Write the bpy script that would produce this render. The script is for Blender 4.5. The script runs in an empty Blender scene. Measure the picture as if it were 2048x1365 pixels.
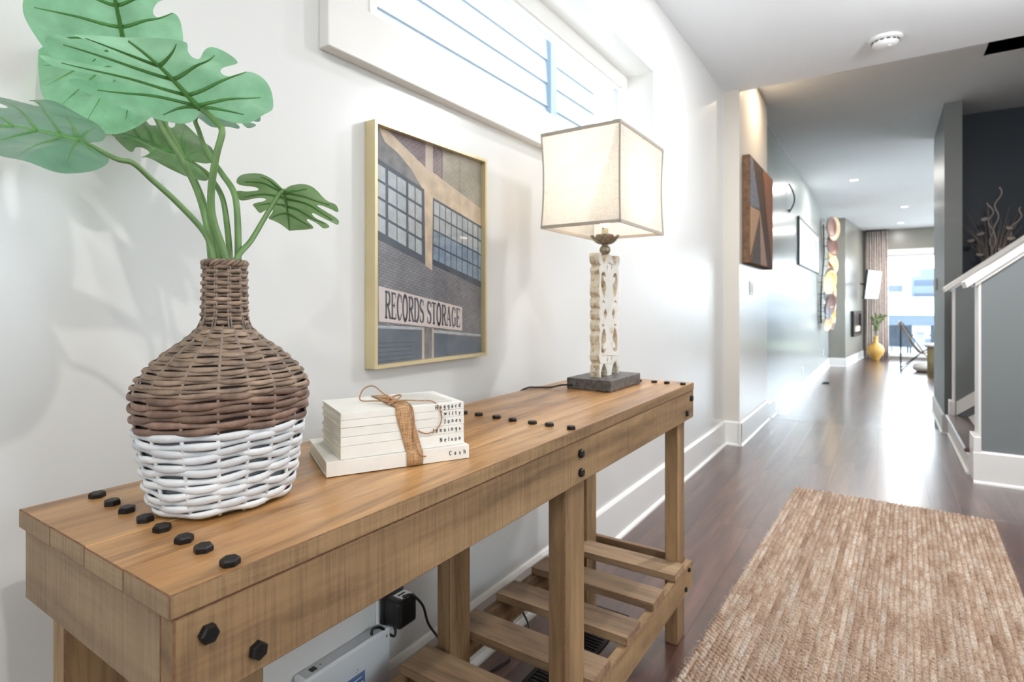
import bpy, bmesh, math, random
from mathutils import Vector, Matrix
from mathutils.geometry import tessellate_polygon, delaunay_2d_cdt

random.seed(7)
PI = math.pi
sc = bpy.context.scene
COL = sc.collection

# ------------------------------------------------------------------ camera
cam_d = bpy.data.cameras.new('camera')
cam = bpy.data.objects.new('camera', cam_d)
COL.objects.link(cam)
cam.location = (0, 0, 1.1)
cam.rotation_euler = (PI / 2, 0, math.radians(33.605))
cam_d.sensor_width = 36
cam_d.lens = 1122 / 2048 * 36
cam_d.shift_y = -(682.5 - 610) / 2048
cam_d.clip_start = 0.02
cam_d.clip_end = 400
cam_d.dof.use_dof = True
cam_d.dof.focus_distance = 0.82
cam_d.dof.aperture_fstop = 7.0
sc.camera = cam

# ------------------------------------------------------------------ world, exposure
SKY = 12.0
wd = bpy.data.worlds.new('world')
sc.world = wd
wd.use_nodes = True
bg = wd.node_tree.nodes['Background']
bg.inputs[0].default_value = (0.82, 0.92, 1.0, 1)
bg.inputs[1].default_value = SKY
sc.view_settings.view_transform = 'Standard'
sc.view_settings.look = 'None'
sc.view_settings.exposure = 0.0
sc.view_settings.gamma = 1.0
sc.view_settings.use_curve_mapping = False
sc.cycles.use_denoising = True
sc.cycles.max_bounces = 10
sc.cycles.diffuse_bounces = 5
sc.cycles.glossy_bounces = 4
sc.cycles.transparent_max_bounces = 12
sc.cycles.sample_clamp_indirect = 6.0
sc.cycles.caustics_reflective = False
sc.cycles.caustics_refractive = False


def area(name, loc, size, power, color=(1, 0.93, 0.84), rot=(0, 0, 0), sy=None, spread=PI):
    l = bpy.data.lights.new(name, 'AREA')
    l.energy = power
    l.color = color
    l.size = size
    l.spread = spread
    if sy:
        l.shape = 'RECTANGLE'
        l.size_y = sy
    else:
        l.shape = 'DISK'
    o = bpy.data.objects.new(name, l)
    COL.objects.link(o)
    o.location = loc
    o.rotation_euler = rot
    return o


# recessed ceiling lamps: (x, y, ceiling z, watts, colour)
CAN = [
    (-0.20, 2.91, 2.784, 34, (0.97, 0.98, 1.0)),
    (0.95, 0.00, 2.784, 22, (1, 0.97, 0.93)),
    (0.55, -1.35, 2.784, 22, (1, 0.97, 0.93)),
    (-0.66, 5.22, 3.04, 15, (1, 0.80, 0.58)),
    (-0.40, 10.2, 3.04, 40, (1, 0.96, 0.90)),
    (0.32, 13.55, 3.04, 40, (1, 0.96, 0.90)),
    (0.31, 16.14, 3.04, 30, (1, 0.96, 0.90)),
]


# ------------------------------------------------------------------ helpers
def srgb(r, g, b):
    f = lambda c: (c / 255 / 12.92) if c / 255 <= 0.04045 else ((c / 255 + 0.055) / 1.055) ** 2.4
    return (f(r), f(g), f(b))


def obj(name, me, mat=None, parent=None, smooth=False):
    if isinstance(me, tuple):
        vs, fs = me
        m = bpy.data.meshes.new(name)
        m.from_pydata([tuple(v) for v in vs], [], [tuple(f) for f in fs])
        m.update()
        me = m
    o = bpy.data.objects.new(name, me)
    COL.objects.link(o)
    if mat is not None:
        if not me.materials:
            for mm in (mat if isinstance(mat, (list, tuple)) else [mat]):
                me.materials.append(mm)
    if parent is not None:
        o.parent = parent
    if smooth:
        me.polygons.foreach_set('use_smooth', [True] * len(me.polygons))
    return o


def tag(o, label, cat, group=None, kind=None):
    o['label'] = label
    o['category'] = cat
    if group:
        o['group'] = group
    if kind:
        o['kind'] = kind
    return o


def structure(o):
    o['kind'] = 'structure'
    return o


def thing(name, loc, label, cat, group=None, rz=0):
    o = bpy.data.objects.new(name, None)
    COL.objects.link(o)
    o.empty_display_size = 0.05
    o.location = loc
    o.rotation_euler = (0, 0, rz)
    return tag(o, label, cat, group)


def merge(*ms):
    V, F = [], []
    for vs, fs in ms:
        n = len(V)
        V += list(vs)
        F += [tuple(i + n for i in f) for f in fs]
    return V, F


def shift(m, d):
    return [(v[0] + d[0], v[1] + d[1], v[2] + d[2]) for v in m[0]], m[1]


def xf(m, mat):
    return [tuple(mat @ Vector(v)) for v in m[0]], m[1]


def box(x0, x1, y0, y1, z0, z1, bev=0.0, seg=1):
    if x0 > x1: x0, x1 = x1, x0
    if y0 > y1: y0, y1 = y1, y0
    if z0 > z1: z0, z1 = z1, z0
    vs = [(x, y, z) for x in (x0, x1) for y in (y0, y1) for z in (z0, z1)]
    fs = [(0, 1, 3, 2), (4, 6, 7, 5), (0, 4, 5, 1), (2, 3, 7, 6), (0, 2, 6, 4), (1, 5, 7, 3)]
    if bev <= 0:
        return vs, fs
    bm = bmesh.new()
    bv = [bm.verts.new(v) for v in vs]
    for f in fs:
        bm.faces.new([bv[i] for i in f])
    bmesh.ops.bevel(bm, geom=bm.edges[:], offset=bev, segments=seg, affect='EDGES', profile=0.5)
    bm.verts.index_update()
    V = [tuple(v.co) for v in bm.verts]
    F = [tuple(v.index for v in f.verts) for f in bm.faces]
    bm.free()
    return V, F


def frames(pts, closed=False):
    n = len(pts)
    P = [Vector(p) for p in pts]
    T = []
    for i in range(n):
        a = P[(i - 1) % n] if (closed or i > 0) else P[i]
        b = P[(i + 1) % n] if (closed or i < n - 1) else P[i]
        t = (b - a)
        T.append(t.normalized() if t.length > 1e-9 else Vector((0, 0, 1)))
    up = Vector((0, 0, 1)) if abs(T[0].z) < 0.9 else Vector((1, 0, 0))
    N = []
    cur = (up - T[0] * up.dot(T[0])).normalized()
    for i in range(n):
        cur = cur - T[i] * cur.dot(T[i])
        cur = cur.normalized() if cur.length > 1e-6 else T[i].orthogonal().normalized()
        N.append(cur.copy())
    return P, T, N


def tube(pts, r, seg=8, closed=False, cap=True, flat=1.0):
    P, T, N = frames(pts, closed)
    n = len(P)
    V, F = [], []
    for i in range(n):
        B = T[i].cross(N[i])
        ri = r[i] if isinstance(r, (list, tuple)) else r
        for k in range(seg):
            a = 2 * PI * k / seg
            V.append(tuple(P[i] + N[i] * (math.cos(a) * ri) + B * (math.sin(a) * ri * flat)))
    m = n if closed else n - 1
    for i in range(m):
        j = (i + 1) % n
        for k in range(seg):
            l = (k + 1) % seg
            F.append((i * seg + k, i * seg + l, j * seg + l, j * seg + k))
    if cap and not closed:
        F.append(tuple(range(seg - 1, -1, -1)))
        F.append(tuple((n - 1) * seg + k for k in range(seg)))
    return V, F


def lathe(prof, seg=24, c=(0, 0), cap=True):
    V, F = [], []
    for r, z in prof:
        for k in range(seg):
            a = 2 * PI * k / seg
            V.append((c[0] + r * math.cos(a), c[1] + r * math.sin(a), z))
    for i in range(len(prof) - 1):
        for k in range(seg):
            l = (k + 1) % seg
            F.append((i * seg + k, i * seg + l, (i + 1) * seg + l, (i + 1) * seg + k))
    if cap:
        if prof[0][0] > 1e-5:
            F.append(tuple(range(seg - 1, -1, -1)))
        if prof[-1][0] > 1e-5:
            F.append(tuple((len(prof) - 1) * seg + k for k in range(seg)))
    return V, F


def smooth_pts(pts, k=4, closed=False):
    """Catmull-Rom through the points."""
    P = [Vector(p) for p in pts]
    n = len(P)
    out = []
    for i in range(n if closed else n - 1):
        p0 = P[(i - 1) % n] if (closed or i > 0) else P[i]
        p1 = P[i]
        p2 = P[(i + 1) % n]
        p3 = P[(i + 2) % n] if (closed or i < n - 2) else p2
        for s in range(k):
            t = s / k
            out.append(0.5 * ((2 * p1) + (-p0 + p2) * t + (2 * p0 - 5 * p1 + 4 * p2 - p3) * t * t + (-p0 + 3 * p1 - 3 * p2 + p3) * t ** 3))
    if not closed:
        out.append(P[-1])
    return out


def prism(loops, t0, t1, ax='z'):
    """Extrude a 2-D polygon with holes from t0 to t1 along an axis; the 2-D coordinates take the other two axes in order."""
    L = [[Vector((p[0], p[1], 0)) for p in l] for l in loops]
    tris = tessellate_polygon(L)
    flat = [p for l in L for p in l]
    n = len(flat)

    def put(p, t):
        if ax == 'z': return (p.x, p.y, t)
        if ax == 'x': return (t, p.x, p.y)
        return (p.x, t, p.y)
    V = [put(p, t0) for p in flat] + [put(p, t1) for p in flat]
    F = [tuple(t) for t in tris] + [tuple(i + n for i in reversed(t)) for t in tris]
    s = 0
    for l in L:
        m = len(l)
        for i in range(m):
            a, b = s + i, s + (i + 1) % m
            F.append((a, b, b + n, a + n))
        s += m
    bm = bmesh.new()
    bv = [bm.verts.new(v) for v in V]
    for f in F:
        try:
            bm.faces.new([bv[i] for i in f])
        except ValueError:
            pass
    bmesh.ops.recalc_face_normals(bm, faces=bm.faces[:])
    bm.verts.index_update()
    V = [tuple(v.co) for v in bm.verts]
    F = [tuple(v.index for v in f.verts) for f in bm.faces]
    bm.free()
    return V, F


def rect(a0, a1, b0, b1):
    return [(a0, b0), (a1, b0), (a1, b1), (a0, b1)]


# ------------------------------------------------------------------ materials
class NT:
    def __init__(s, name):
        s.m = bpy.data.materials.new(name)
        s.m.use_nodes = True
        s.t = s.m.node_tree
        s.b = s.t.nodes['Principled BSDF']
        s.out = s.t.nodes['Material Output']

    def n(s, typ, **kw):
        nd = s.t.nodes.new(typ)
        for k, v in kw.items():
            setattr(nd, k, v)
        return nd

    def l(s, a, b):
        s.t.links.new(a, b)

    def coords(s, rnd=True):
        tc = s.n('ShaderNodeTexCoord')
        if not rnd:
            return tc.outputs['Object']
        oi = s.n('ShaderNodeObjectInfo')
        mu = s.n('ShaderNodeMath', operation='MULTIPLY')
        mu.inputs[1].default_value = 17.3
        s.l(oi.outputs['Random'], mu.inputs[0])
        ad = s.n('ShaderNodeVectorMath', operation='ADD')
        s.l(tc.outputs['Object'], ad.inputs[0])
        s.l(mu.outputs[0], ad.inputs[1])
        return ad.outputs[0]

    def mapv(s, vec, scale):
        mp = s.n('ShaderNodeMapping')
        mp.inputs['Scale'].default_value = scale
        s.l(vec, mp.inputs[0])
        return mp.outputs[0]

    def noise(s, vec, scale, detail=4, rough=0.55, dist=0.0):
        nz = s.n('ShaderNodeTexNoise')
        nz.inputs['Scale'].default_value = scale
        nz.inputs['Detail'].default_value = detail
        nz.inputs['Roughness'].default_value = rough
        nz.inputs['Distortion'].default_value = dist
        s.l(vec, nz.inputs['Vector'])
        return nz.outputs['Fac']

    def ramp(s, fac, stops):
        r = s.n('ShaderNodeValToRGB')
        e = r.color_ramp.elements
        while len(e) < len(stops):
            e.new(0.5)
        for i, (p, c) in enumerate(stops):
            e[i].position = p
            e[i].color = (*c, 1) if len(c) == 3 else c
        s.l(fac, r.inputs[0])
        return r.outputs[0]

    def mix(s, fac, a, b, mode='MIX'):
        m = s.n('ShaderNodeMix', data_type='RGBA', blend_type=mode)
        for sock, v in ((m.inputs[0], fac), (m.inputs[6], a), (m.inputs[7], b)):
            if hasattr(v, 'is_linked') or hasattr(v, 'links'):
                s.l(v, sock)
            elif isinstance(v, (int, float)):
                sock.default_value = v
            else:
                sock.default_value = (*v, 1) if len(v) == 3 else v
        return m.outputs[2]

    def bump(s, h, strength=0.3, dist=0.002):
        b = s.n('ShaderNodeBump')
        b.inputs['Strength'].default_value = strength
        b.inputs['Distance'].default_value = dist
        s.l(h, b.inputs['Height'])
        s.l(b.outputs[0], s.b.inputs['Normal'])


def plain(name, color, rough=0.5, metal=0.0, var=0.06, vscale=8.0, bump=0.0, bscale=150.0, bdist=0.001, spec=0.5, coat=0.0):
    t = NT(name)
    b = t.b
    b.inputs['Roughness'].default_value = rough
    b.inputs['Metallic'].default_value = metal
    b.inputs['Specular IOR Level'].default_value = spec
    b.inputs['Coat Weight'].default_value = coat
    v = t.coords()
    nz = t.noise(v, vscale, 3)
    lo = tuple(max(0, c * (1 - var)) for c in color)
    hi = tuple(min(1, c * (1 + var)) for c in color)
    t.l(t.ramp(nz, [(0.3, lo), (0.7, hi)]), b.inputs['Base Color'])
    if bump > 0:
        t.bump(t.noise(v, bscale, 3), bump, bdist)
    return t.m


def wood(name, dark, mid, light, axis='y', rough=0.55, scale=1.0, kerf=None, kerf_amt=0.55, bump=0.35, rnd=0.25, grain=1.0, coat=0.0, streak=0.0):
    """Grain runs along `axis`; `kerf` names the axis across which saw marks step."""
    t = NT(name)
    b = t.b
    v = t.coords()
    st = {'x': (0.08, 1, 1), 'y': (1, 0.08, 1), 'z': (1, 1, 0.08)}[axis]
    g1 = t.noise(t.mapv(v, tuple(c * 9 * scale for c in st)), 1.0, 5, 0.6, 1.6)
    g2 = t.noise(t.mapv(v, tuple(c * 95 * scale for c in st)), 1.0, 3, 0.6, 0.3)
    big = t.noise(v, 3.5, 3)
    col = t.ramp(g1, [(0.28, dark), (0.48, mid), (0.70, light)])
    fine = t.ramp(g2, [(0.25, (0.55,) * 3), (0.6, (1.06,) * 3)])
    col = t.mix(0.55 * grain, col, fine, 'MULTIPLY')
    blot = t.ramp(big, [(0.3, (0.78,) * 3), (0.65, (1.08,) * 3)])
    col = t.mix(0.6, col, blot, 'MULTIPLY')
    if streak > 0:
        s1 = t.noise(t.mapv(v, tuple(c * 26 * scale for c in st)), 1.0, 6, 0.75, 0.8)
        s2 = t.noise(t.mapv(v, tuple(min(1, c * 4) * 34 for c in st)), 1.0, 4, 0.7)
        col = t.mix(streak, col, t.ramp(s1, [(0.34, (0.42, 0.36, 0.30)), (0.46, (1.0,) * 3), (0.7, (1.1,) * 3)]), 'MULTIPLY')
        col = t.mix(streak * 0.7, col, t.ramp(s2, [(0.30, (0.5, 0.44, 0.4)), (0.42, (1.0,) * 3)]), 'MULTIPLY')
    hgt = g2
    if kerf:
        ks = {'x': (1, 0.03, 0.03), 'y': (0.03, 1, 0.03), 'z': (0.03, 0.03, 1)}[kerf]
        k1 = t.noise(t.mapv(v, tuple(c * 240 for c in ks)), 1.0, 3, 0.6)
        k2 = t.noise(t.mapv(v, tuple(c * 22 for c in ks)), 1.0, 3, 0.7)
        k1r = t.ramp(k1, [(0.36, (0.62,) * 3), (0.56, (1.04,) * 3)])
        k2r = t.ramp(k2, [(0.27, (0.40,) * 3), (0.31, (1.0,) * 3)])
        col = t.mix(kerf_amt, col, k1r, 'MULTIPLY')
        col = t.mix(kerf_amt, col, k2r, 'MULTIPLY')
        hgt = k1
    if rnd > 0:
        oi = t.n('ShaderNodeObjectInfo')
        rr = t.ramp(oi.outputs['Random'], [(0.0, (1 - rnd,) * 3), (1.0, (1 + rnd * 0.6,) * 3)])
        col = t.mix(1.0, col, rr, 'MULTIPLY')
    t.l(col, b.inputs['Base Color'])
    b.inputs['Roughness'].default_value = rough
    b.inputs['Coat Weight'].default_value = coat
    b.inputs['Coat Roughness'].default_value = 0.2
    t.bump(hgt, bump, 0.0012)
    return t.m


def emissive(name, color, strength):
    t = NT(name)
    t.b.inputs['Base Color'].default_value = (*color, 1)
    t.b.inputs['Emission Color'].default_value = (*color, 1)
    t.b.inputs['Emission Strength'].default_value = strength
    return t.m


def glassmat(name, tint=(0.97, 0.99, 1.0), rough=0.02):
    t = NT(name)
    tr = t.n('ShaderNodeBsdfTransparent')
    tr.inputs[0].default_value = (*tint, 1)
    gl = t.n('ShaderNodeBsdfGlossy')
    gl.inputs['Roughness'].default_value = rough
    lw = t.n('ShaderNodeLayerWeight')
    lw.inputs[0].default_value = 0.5          # Schlick reflectance of a thin pane
    pw = t.n('ShaderNodeMath', operation='POWER')
    pw.inputs[1].default_value = 5
    t.l(lw.outputs['Facing'], pw.inputs[0])
    fr = t.n('ShaderNodeMapRange')
    fr.inputs['To Min'].default_value = 0.04
    fr.inputs['To Max'].default_value = 1.0
    t.l(pw.outputs[0], fr.inputs[0])
    mx = t.n('ShaderNodeMixShader')
    t.l(fr.outputs[0], mx.inputs[0])
    t.l(tr.outputs[0], mx.inputs[1])
    t.l(gl.outputs[0], mx.inputs[2])
    t.l(mx.outputs[0], t.out.inputs[0])
    return t.m


def translucent(name, diff, trans, fac=0.5, rough=0.5, spec=0.0, tex=None, weave=0.0, back=None):
    """Thin sheet that passes light: fabric shade, leaf."""
    t = NT(name)
    v = t.coords()
    nz = t.noise(v, 30 if tex is None else tex, 4)
    c1 = t.ramp(nz, [(0.3, tuple(c * 0.82 for c in diff)), (0.7, tuple(min(1, c * 1.12) for c in diff))])
    c2 = t.ramp(nz, [(0.3, tuple(c * 0.82 for c in trans)), (0.7, tuple(min(1, c * 1.1) for c in trans))])
    if weave > 0:
        w1 = t.noise(t.mapv(v, (900, 900, 25)), 1.0, 2)
        w2 = t.noise(t.mapv(v, (30, 30, 900)), 1.0, 2)
        a = t.ramp(w1, [(0.35, (1 - weave,) * 3), (0.6, (1,) * 3)])
        c = t.ramp(w2, [(0.35, (1 - weave,) * 3), (0.6, (1,) * 3)])
        for _ in (0,):
            c1 = t.mix(1.0, t.mix(1.0, c1, a, 'MULTIPLY'), c, 'MULTIPLY')
            c2 = t.mix(1.0, t.mix(1.0, c2, a, 'MULTIPLY'), c, 'MULTIPLY')
    t.l(c1, t.b.inputs['Base Color'])
    t.b.inputs['Roughness'].default_value = rough
    t.b.inputs['Specular IOR Level'].default_value = spec
    tl = t.n('ShaderNodeBsdfTranslucent')
    t.l(c2, tl.inputs[0])
    mx = t.n('ShaderNodeMixShader')
    mx.inputs[0].default_value = fac
    t.l(t.b.outputs[0], mx.inputs[1])
    t.l(tl.outputs[0], mx.inputs[2])
    t.l(mx.outputs[0], t.out.inputs[0])
    return t.m


def wall_paint(name, color, rough=0.42, spec=0.5):
    t = NT(name)
    v = t.coords(False)
    t.b.inputs['Roughness'].default_value = rough
    t.b.inputs['Specular IOR Level'].default_value = spec
    nz = t.noise(v, 1.3, 2)
    t.l(t.ramp(nz, [(0.3, tuple(c * 0.985 for c in color)), (0.7, tuple(min(1, c * 1.01) for c in color))]), t.b.inputs['Base Color'])
    t.bump(t.noise(v, 190, 3), 0.10, 0.0005)
    return t.m


M_WALL = wall_paint('warm_white_wall_paint', srgb(219, 219, 217), 0.24)
M_HALL = wall_paint('grey_wall_paint', srgb(172, 177, 175), 0.20)
M_GREY = wall_paint('mid_grey_wall_paint', srgb(120, 125, 126), 0.45)
M_TAUPE = wall_paint('taupe_wall_paint', srgb(138, 135, 127), 0.28)
M_NAVY = wall_paint('dark_navy_wall_paint', srgb(42, 52, 62), 0.5)
M_CEIL = wall_paint('white_ceiling_paint', srgb(240, 243, 246), 0.7, 0.2)
M_TRIM = plain('white_trim_paint', srgb(236, 235, 232), 0.28, var=0.01)
M_CASING = plain('off_white_casing_paint', srgb(226, 224, 220), 0.35, var=0.01)
M_DARKVOID = plain('dark_stairwell_paint', srgb(120, 122, 126), 0.7)
M_FLOOR = wood('dark_stained_oak_floor', srgb(56, 34, 28), srgb(84, 54, 46), srgb(106, 72, 62), 'y', 0.34, 0.9, bump=0.05, rnd=0.14, coat=1.0)
M_GLASS = glassmat('window_glass')
M_LENS = emissive('lamp_lens', (1, 0.93, 0.82), 9.0)
M_WHITEPL = plain('white_plastic', srgb(232, 232, 232), 0.4, var=0.01)
M_BLACK = plain('black_plastic', (0.008, 0.008, 0.009), 0.3, var=0.1)
M_IRON = plain('dark_iron', srgb(38, 36, 36), 0.42, 0.7, var=0.25, vscale=120, bump=0.3, bscale=300)
M_TOPWOOD = wood('table_top_wood', srgb(98, 66, 36), srgb(164, 118, 68), srgb(194, 150, 98), 'y', 0.42, 1.0, rnd=0.16, bump=0.4, streak=0.7, coat=0.35)
M_APRON = wood('rough_sawn_apron_wood', srgb(100, 76, 50), srgb(140, 110, 76), srgb(164, 134, 96), 'y', 0.7, 1.0, kerf='y', kerf_amt=0.6, bump=0.6, rnd=0.06, grain=0.35, streak=0.35)
M_APRONX = wood('rough_sawn_end_wood', srgb(106, 86, 64), srgb(138, 114, 86), srgb(160, 136, 104), 'x', 0.7, 1.0, kerf='x', kerf_amt=0.5, bump=0.6, rnd=0.06, grain=0.35, streak=0.35)
M_LEGWOOD = wood('rough_sawn_leg_wood', srgb(108, 82, 56), srgb(144, 114, 80), srgb(170, 138, 98), 'z', 0.65, 1.0, bump=0.4, rnd=0.1, streak=0.6)
M_SLATWOOD = wood('shelf_slat_wood', srgb(104, 82, 62), srgb(138, 112, 86), srgb(164, 136, 104), 'x', 0.6, 1.0, bump=0.4, rnd=0.14, streak=0.6)


# ------------------------------------------------------------------ structure: the floor
WX = -1.06          # face of the wall the table stands at
CZ = 2.784          # near ceiling
HZ = 3.04           # ceiling beyond the drop
floor = structure(obj('floor', prism([[(WX - 0.2, -1.8), (4.2, -1.8), (4.2, 5.925), (WX - 0.2, 5.925)]], -0.16, -0.012), M_FLOOR))
PW = 0.127
row = 0
x = WX
while x < 1.9:
    y = -1.2 - random.uniform(0, 1.1)
    x1 = min(x + PW, 1.9)
    while y < 5.90:
        ln = random.uniform(1.0, 1.9)
        y1 = min(y + ln, 5.925)
        if y1 > 5.6:
            y1 = 5.925
        y0 = max(y, -1.8)
        cx, cy = (x + x1) / 2, (y0 + y1) / 2
        if not (x > 0.62 and y0 < 0.0):
            p = obj('plank', box(-(x1 - x) / 2 + 0.0001, (x1 - x) / 2 - 0.0001, -(y1 - y0) / 2 + 0.0001, (y1 - y0) / 2 - 0.0001, -0.006, 0.006, 0.0004), M_FLOOR, floor)
            p.location = (cx, cy, -0.006)
        y = y1
    x = x1
structure(obj('floor_step_nosing', box(WX, 0.45, 5.905, 5.96, -0.03, 0.001, 0.008, 3), M_FLOOR))
structure(obj('floor_landing', prism([[(-1.25, 5.925), (4.2, 5.925), (4.2, 6.98), (-1.25, 6.98)]], -0.30, -0.14), M_FLOOR))
structure(obj('floor_lower', prism([[(-1.25, 6.98), (4.2, 6.98), (4.2, 17.5), (-1.25, 17.5)]], -0.40, -0.28), M_FLOOR))

# ------------------------------------------------------------------ structure: walls
OY0, OY1, OZ0, OZ1 = 0.95, 2.95, 1.80, 2.37
structure(obj('wall_left', prism([rect(-1.8, 4.63, -0.02, CZ), rect(OY0, OY1, OZ0, OZ1)], WX - 0.2, WX, 'x'), M_WALL))
structure(obj('wall_pillar', prism([rect(WX - 0.2, -0.945, 4.63, 5.86)], -0.3, HZ, 'z'), wall_paint('beige_wall_paint', srgb(214, 208, 198), 0.22)))
structure(obj('wall_hall', prism([rect(-1.25, -1.05, 5.86, 14.45)], -0.42, HZ, 'z'), M_HALL))
structure(obj('wall_back', prism([rect(WX - 0.2, 2.1, -0.02, CZ), rect(-0.6, 0.5, 0.02, 2.3)], -2.0, -1.8, 'y'), M_WALL))
structure(obj('wall_right', prism([rect(-1.8, 4.47, -0.02, CZ), rect(0.3, 1.2, 1.1, 2.1)], 1.9, 2.1, 'x'), M_WALL))
structure(obj('wall_column', prism([rect(0.477, 0.612, 6.79, 8.17)], -0.42, HZ, 'z'), M_GREY))
structure(obj('wall_navy', prism([rect(0.612, 4.2, 7.33, 7.5)], -0.42, HZ, 'z'), M_NAVY))
structure(obj('wall_stairwell', prism([rect(4.2, 4.4, 4.3, 8.2)], -0.42, 4.6, 'z'), M_GREY))
structure(obj('wall_stair_side', prism([rect(1.9, 4.4, 4.475, 4.70)], -0.42, 4.6, 'z'), M_GREY))
structure(obj('wall_living_side', prism([rect(0.612, 4.2, 8.02, 8.17)], -0.42, HZ, 'z'), M_HALL))
structure(obj('wall_living_right', prism([rect(8.17, 17.4, -0.42, HZ), rect(8.6, 12.6, -0.16, 2.6), rect(13.0, 17.0, -0.16, 2.6)], 2.6, 2.8, 'x'), M_HALL))
# fireplace breast stands out at the end of the hall, slightly turned
structure(obj('wall_chimney_breast', prism([[(-1.25, 14.45), (-0.735, 14.55), (-0.47, 17.4), (-1.25, 17.4)]], -0.42, HZ, 'z'), M_TAUPE))
structure(obj('wall_far', prism([rect(-1.25, 2.8, -0.42, HZ), rect(-0.30, 2.5, -0.22, 2.40)], 17.4, 17.6, 'y'), M_TAUPE))
structure(obj('ceiling', prism([rect(WX - 0.2, 2.1, -2.0, 4.69)], CZ, HZ + 0.25, 'z'), M_CEIL))
structure(obj('ceiling_hall', prism([rect(-1.25, 4.2, 4.69, 17.6), rect(0.64, 3.8, 4.74, 5.69)], HZ, HZ + 0.25, 'z'), M_CEIL))
structure(obj('ceiling_stairwell_shaft', prism([rect(0.56, 3.88, 4.66, 5.77), rect(0.64, 3.8, 4.74, 5.69)], HZ + 0.01, HZ + 1.6, 'z'), M_DARKVOID))
structure(obj('ceiling_stairwell_lid', prism([rect(0.56, 3.88, 4.66, 5.77)], HZ + 1.6, HZ + 1.65, 'z'), M_DARKVOID))

# baseboards with a bevelled cap and a shoe moulding
def baseboard(name, p0, p1, nrm, z=0.0, h=0.186, t=0.017, mat=None):
    """board from p0 to p1 (2-D) against a wall, nrm = direction into the room"""
    d = (Vector(p1) - Vector(p0))
    L = d.length
    e = d.normalized()
    n = Vector(nrm).normalized()
    prof = [(0, 0), (t + 0.014, 0), (t + 0.013, 0.008), (t + 0.006, 0.016), (t, 0.018), (t, h - 0.012), (t - 0.006, h - 0.003), (t - 0.009, h), (0, h)]
    V, F = [], []
    k = len(prof)
    for s in (0, L):
        for a, b in prof:
            q = Vector(p0) + e * s + n * a
            V.append((q.x, q.y, z + b))
    for i in range(k):
        j = (i + 1) % k
        F.append((i, j, j + k, i + k))
    F += [tuple(range(k - 1, -1, -1)), tuple(range(k, 2 * k))]
    return structure(obj(name, (V, F), mat or M_TRIM))


baseboard('baseboard_left', (WX, 4.63), (WX, -1.8), (1, 0))
baseboard('baseboard_pillar', (WX, 4.63), (-0.928, 4.63), (0, -1))
baseboard('baseboard_art_wall', (-0.945, 4.60), (-0.945, 5.86), (1, 0))
baseboard('baseboard_landing', (-1.05, 5.86), (-1.05, 6.98), (1, 0), -0.14)
baseboard('baseboard_hall', (-1.05, 6.98), (-1.05, 14.45), (1, 0), -0.28)
baseboard('baseboard_chimney', (-1.05, 14.49), (-0.735, 14.55), (0.19, -1), -0.28)
baseboard('baseboard_hearth', (-0.733, 14.53), (-0.472, 17.38), (1, -0.093), -0.28)
baseboard('baseboard_column', (0.46, 6.79), (0.612, 6.79), (0, -1), -0.14)
baseboard('baseboard_column_side', (0.477, 6.775), (0.477, 8.17), (-1, 0), -0.14)
baseboard('baseboard_back', (WX, -1.8), (-0.7, -1.8), (0, 1))
baseboard('baseboard_right', (1.9, -1.8), (1.9, 4.45), (-1, 0))

# ------------------------------------------------------------------ high window over the table
win = structure(obj('window_1', prism([rect(OY0 - 0.01, OY1 + 0.01, OZ0 - 0.01, OZ1 + 0.01), rect(OY0 + 0.012, OY1 - 0.012, OZ0 + 0.012, OZ1 - 0.012)], WX - 0.125, WX + 0.024, 'x'), M_TRIM))
o = obj('sash', prism([rect(OY0 + 0.004, OY1 - 0.004, OZ0 + 0.004, OZ1 - 0.004), rect(OY0 + 0.085, OY1 - 0.085, OZ0 + 0.085, OZ1 - 0.085)], WX - 0.185, WX - 0.125, 'x'), M_TRIM, win)
o = obj('glazing_stop', prism([rect(OY0 + 0.08, OY1 - 0.08, OZ0 + 0.08, OZ1 - 0.08), rect(OY0 + 0.105, OY1 - 0.105, OZ0 + 0.105, OZ1 - 0.105)], WX - 0.175, WX - 0.14, 'x'), M_TRIM, win)
obj('pane', box(WX - 0.163, WX - 0.158, OY0 + 0.09, OY1 - 0.09, OZ0 + 0.09, OZ1 - 0.09), M_GLASS, win)
structure(obj('trim_1', box(WX, WX + 0.034, OY0 - 0.14, OY1 + 0.09, 1.676, OZ0 + 0.002, 0.002), M_CASING))
structure(obj('trim_2', box(WX, WX + 0.020, OY0 - 0.14, OY0 - 0.008, OZ0 + 0.002, OZ1 + 0.09, 0.001), M_CASING))
structure(obj('trim_3', box(WX, WX + 0.020, OY1 + 0.008, OY1 + 0.09, OZ0 + 0.002, OZ1 + 0.09, 0.001), M_CASING))
structure(obj('trim_4', box(WX, WX + 0.020, OY0 - 0.008, OY1 + 0.008, OZ1 + 0.008, OZ1 + 0.09, 0.001), M_CASING))

# far glass door, and unseen openings guessed at for their daylight
def glazed(name, loops, ax, t0, t1, pane):
    w = structure(obj(name, prism(loops, t0, t1, ax), M_TRIM))
    obj('pane', pane, M_GLASS, w)
    return w


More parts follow.
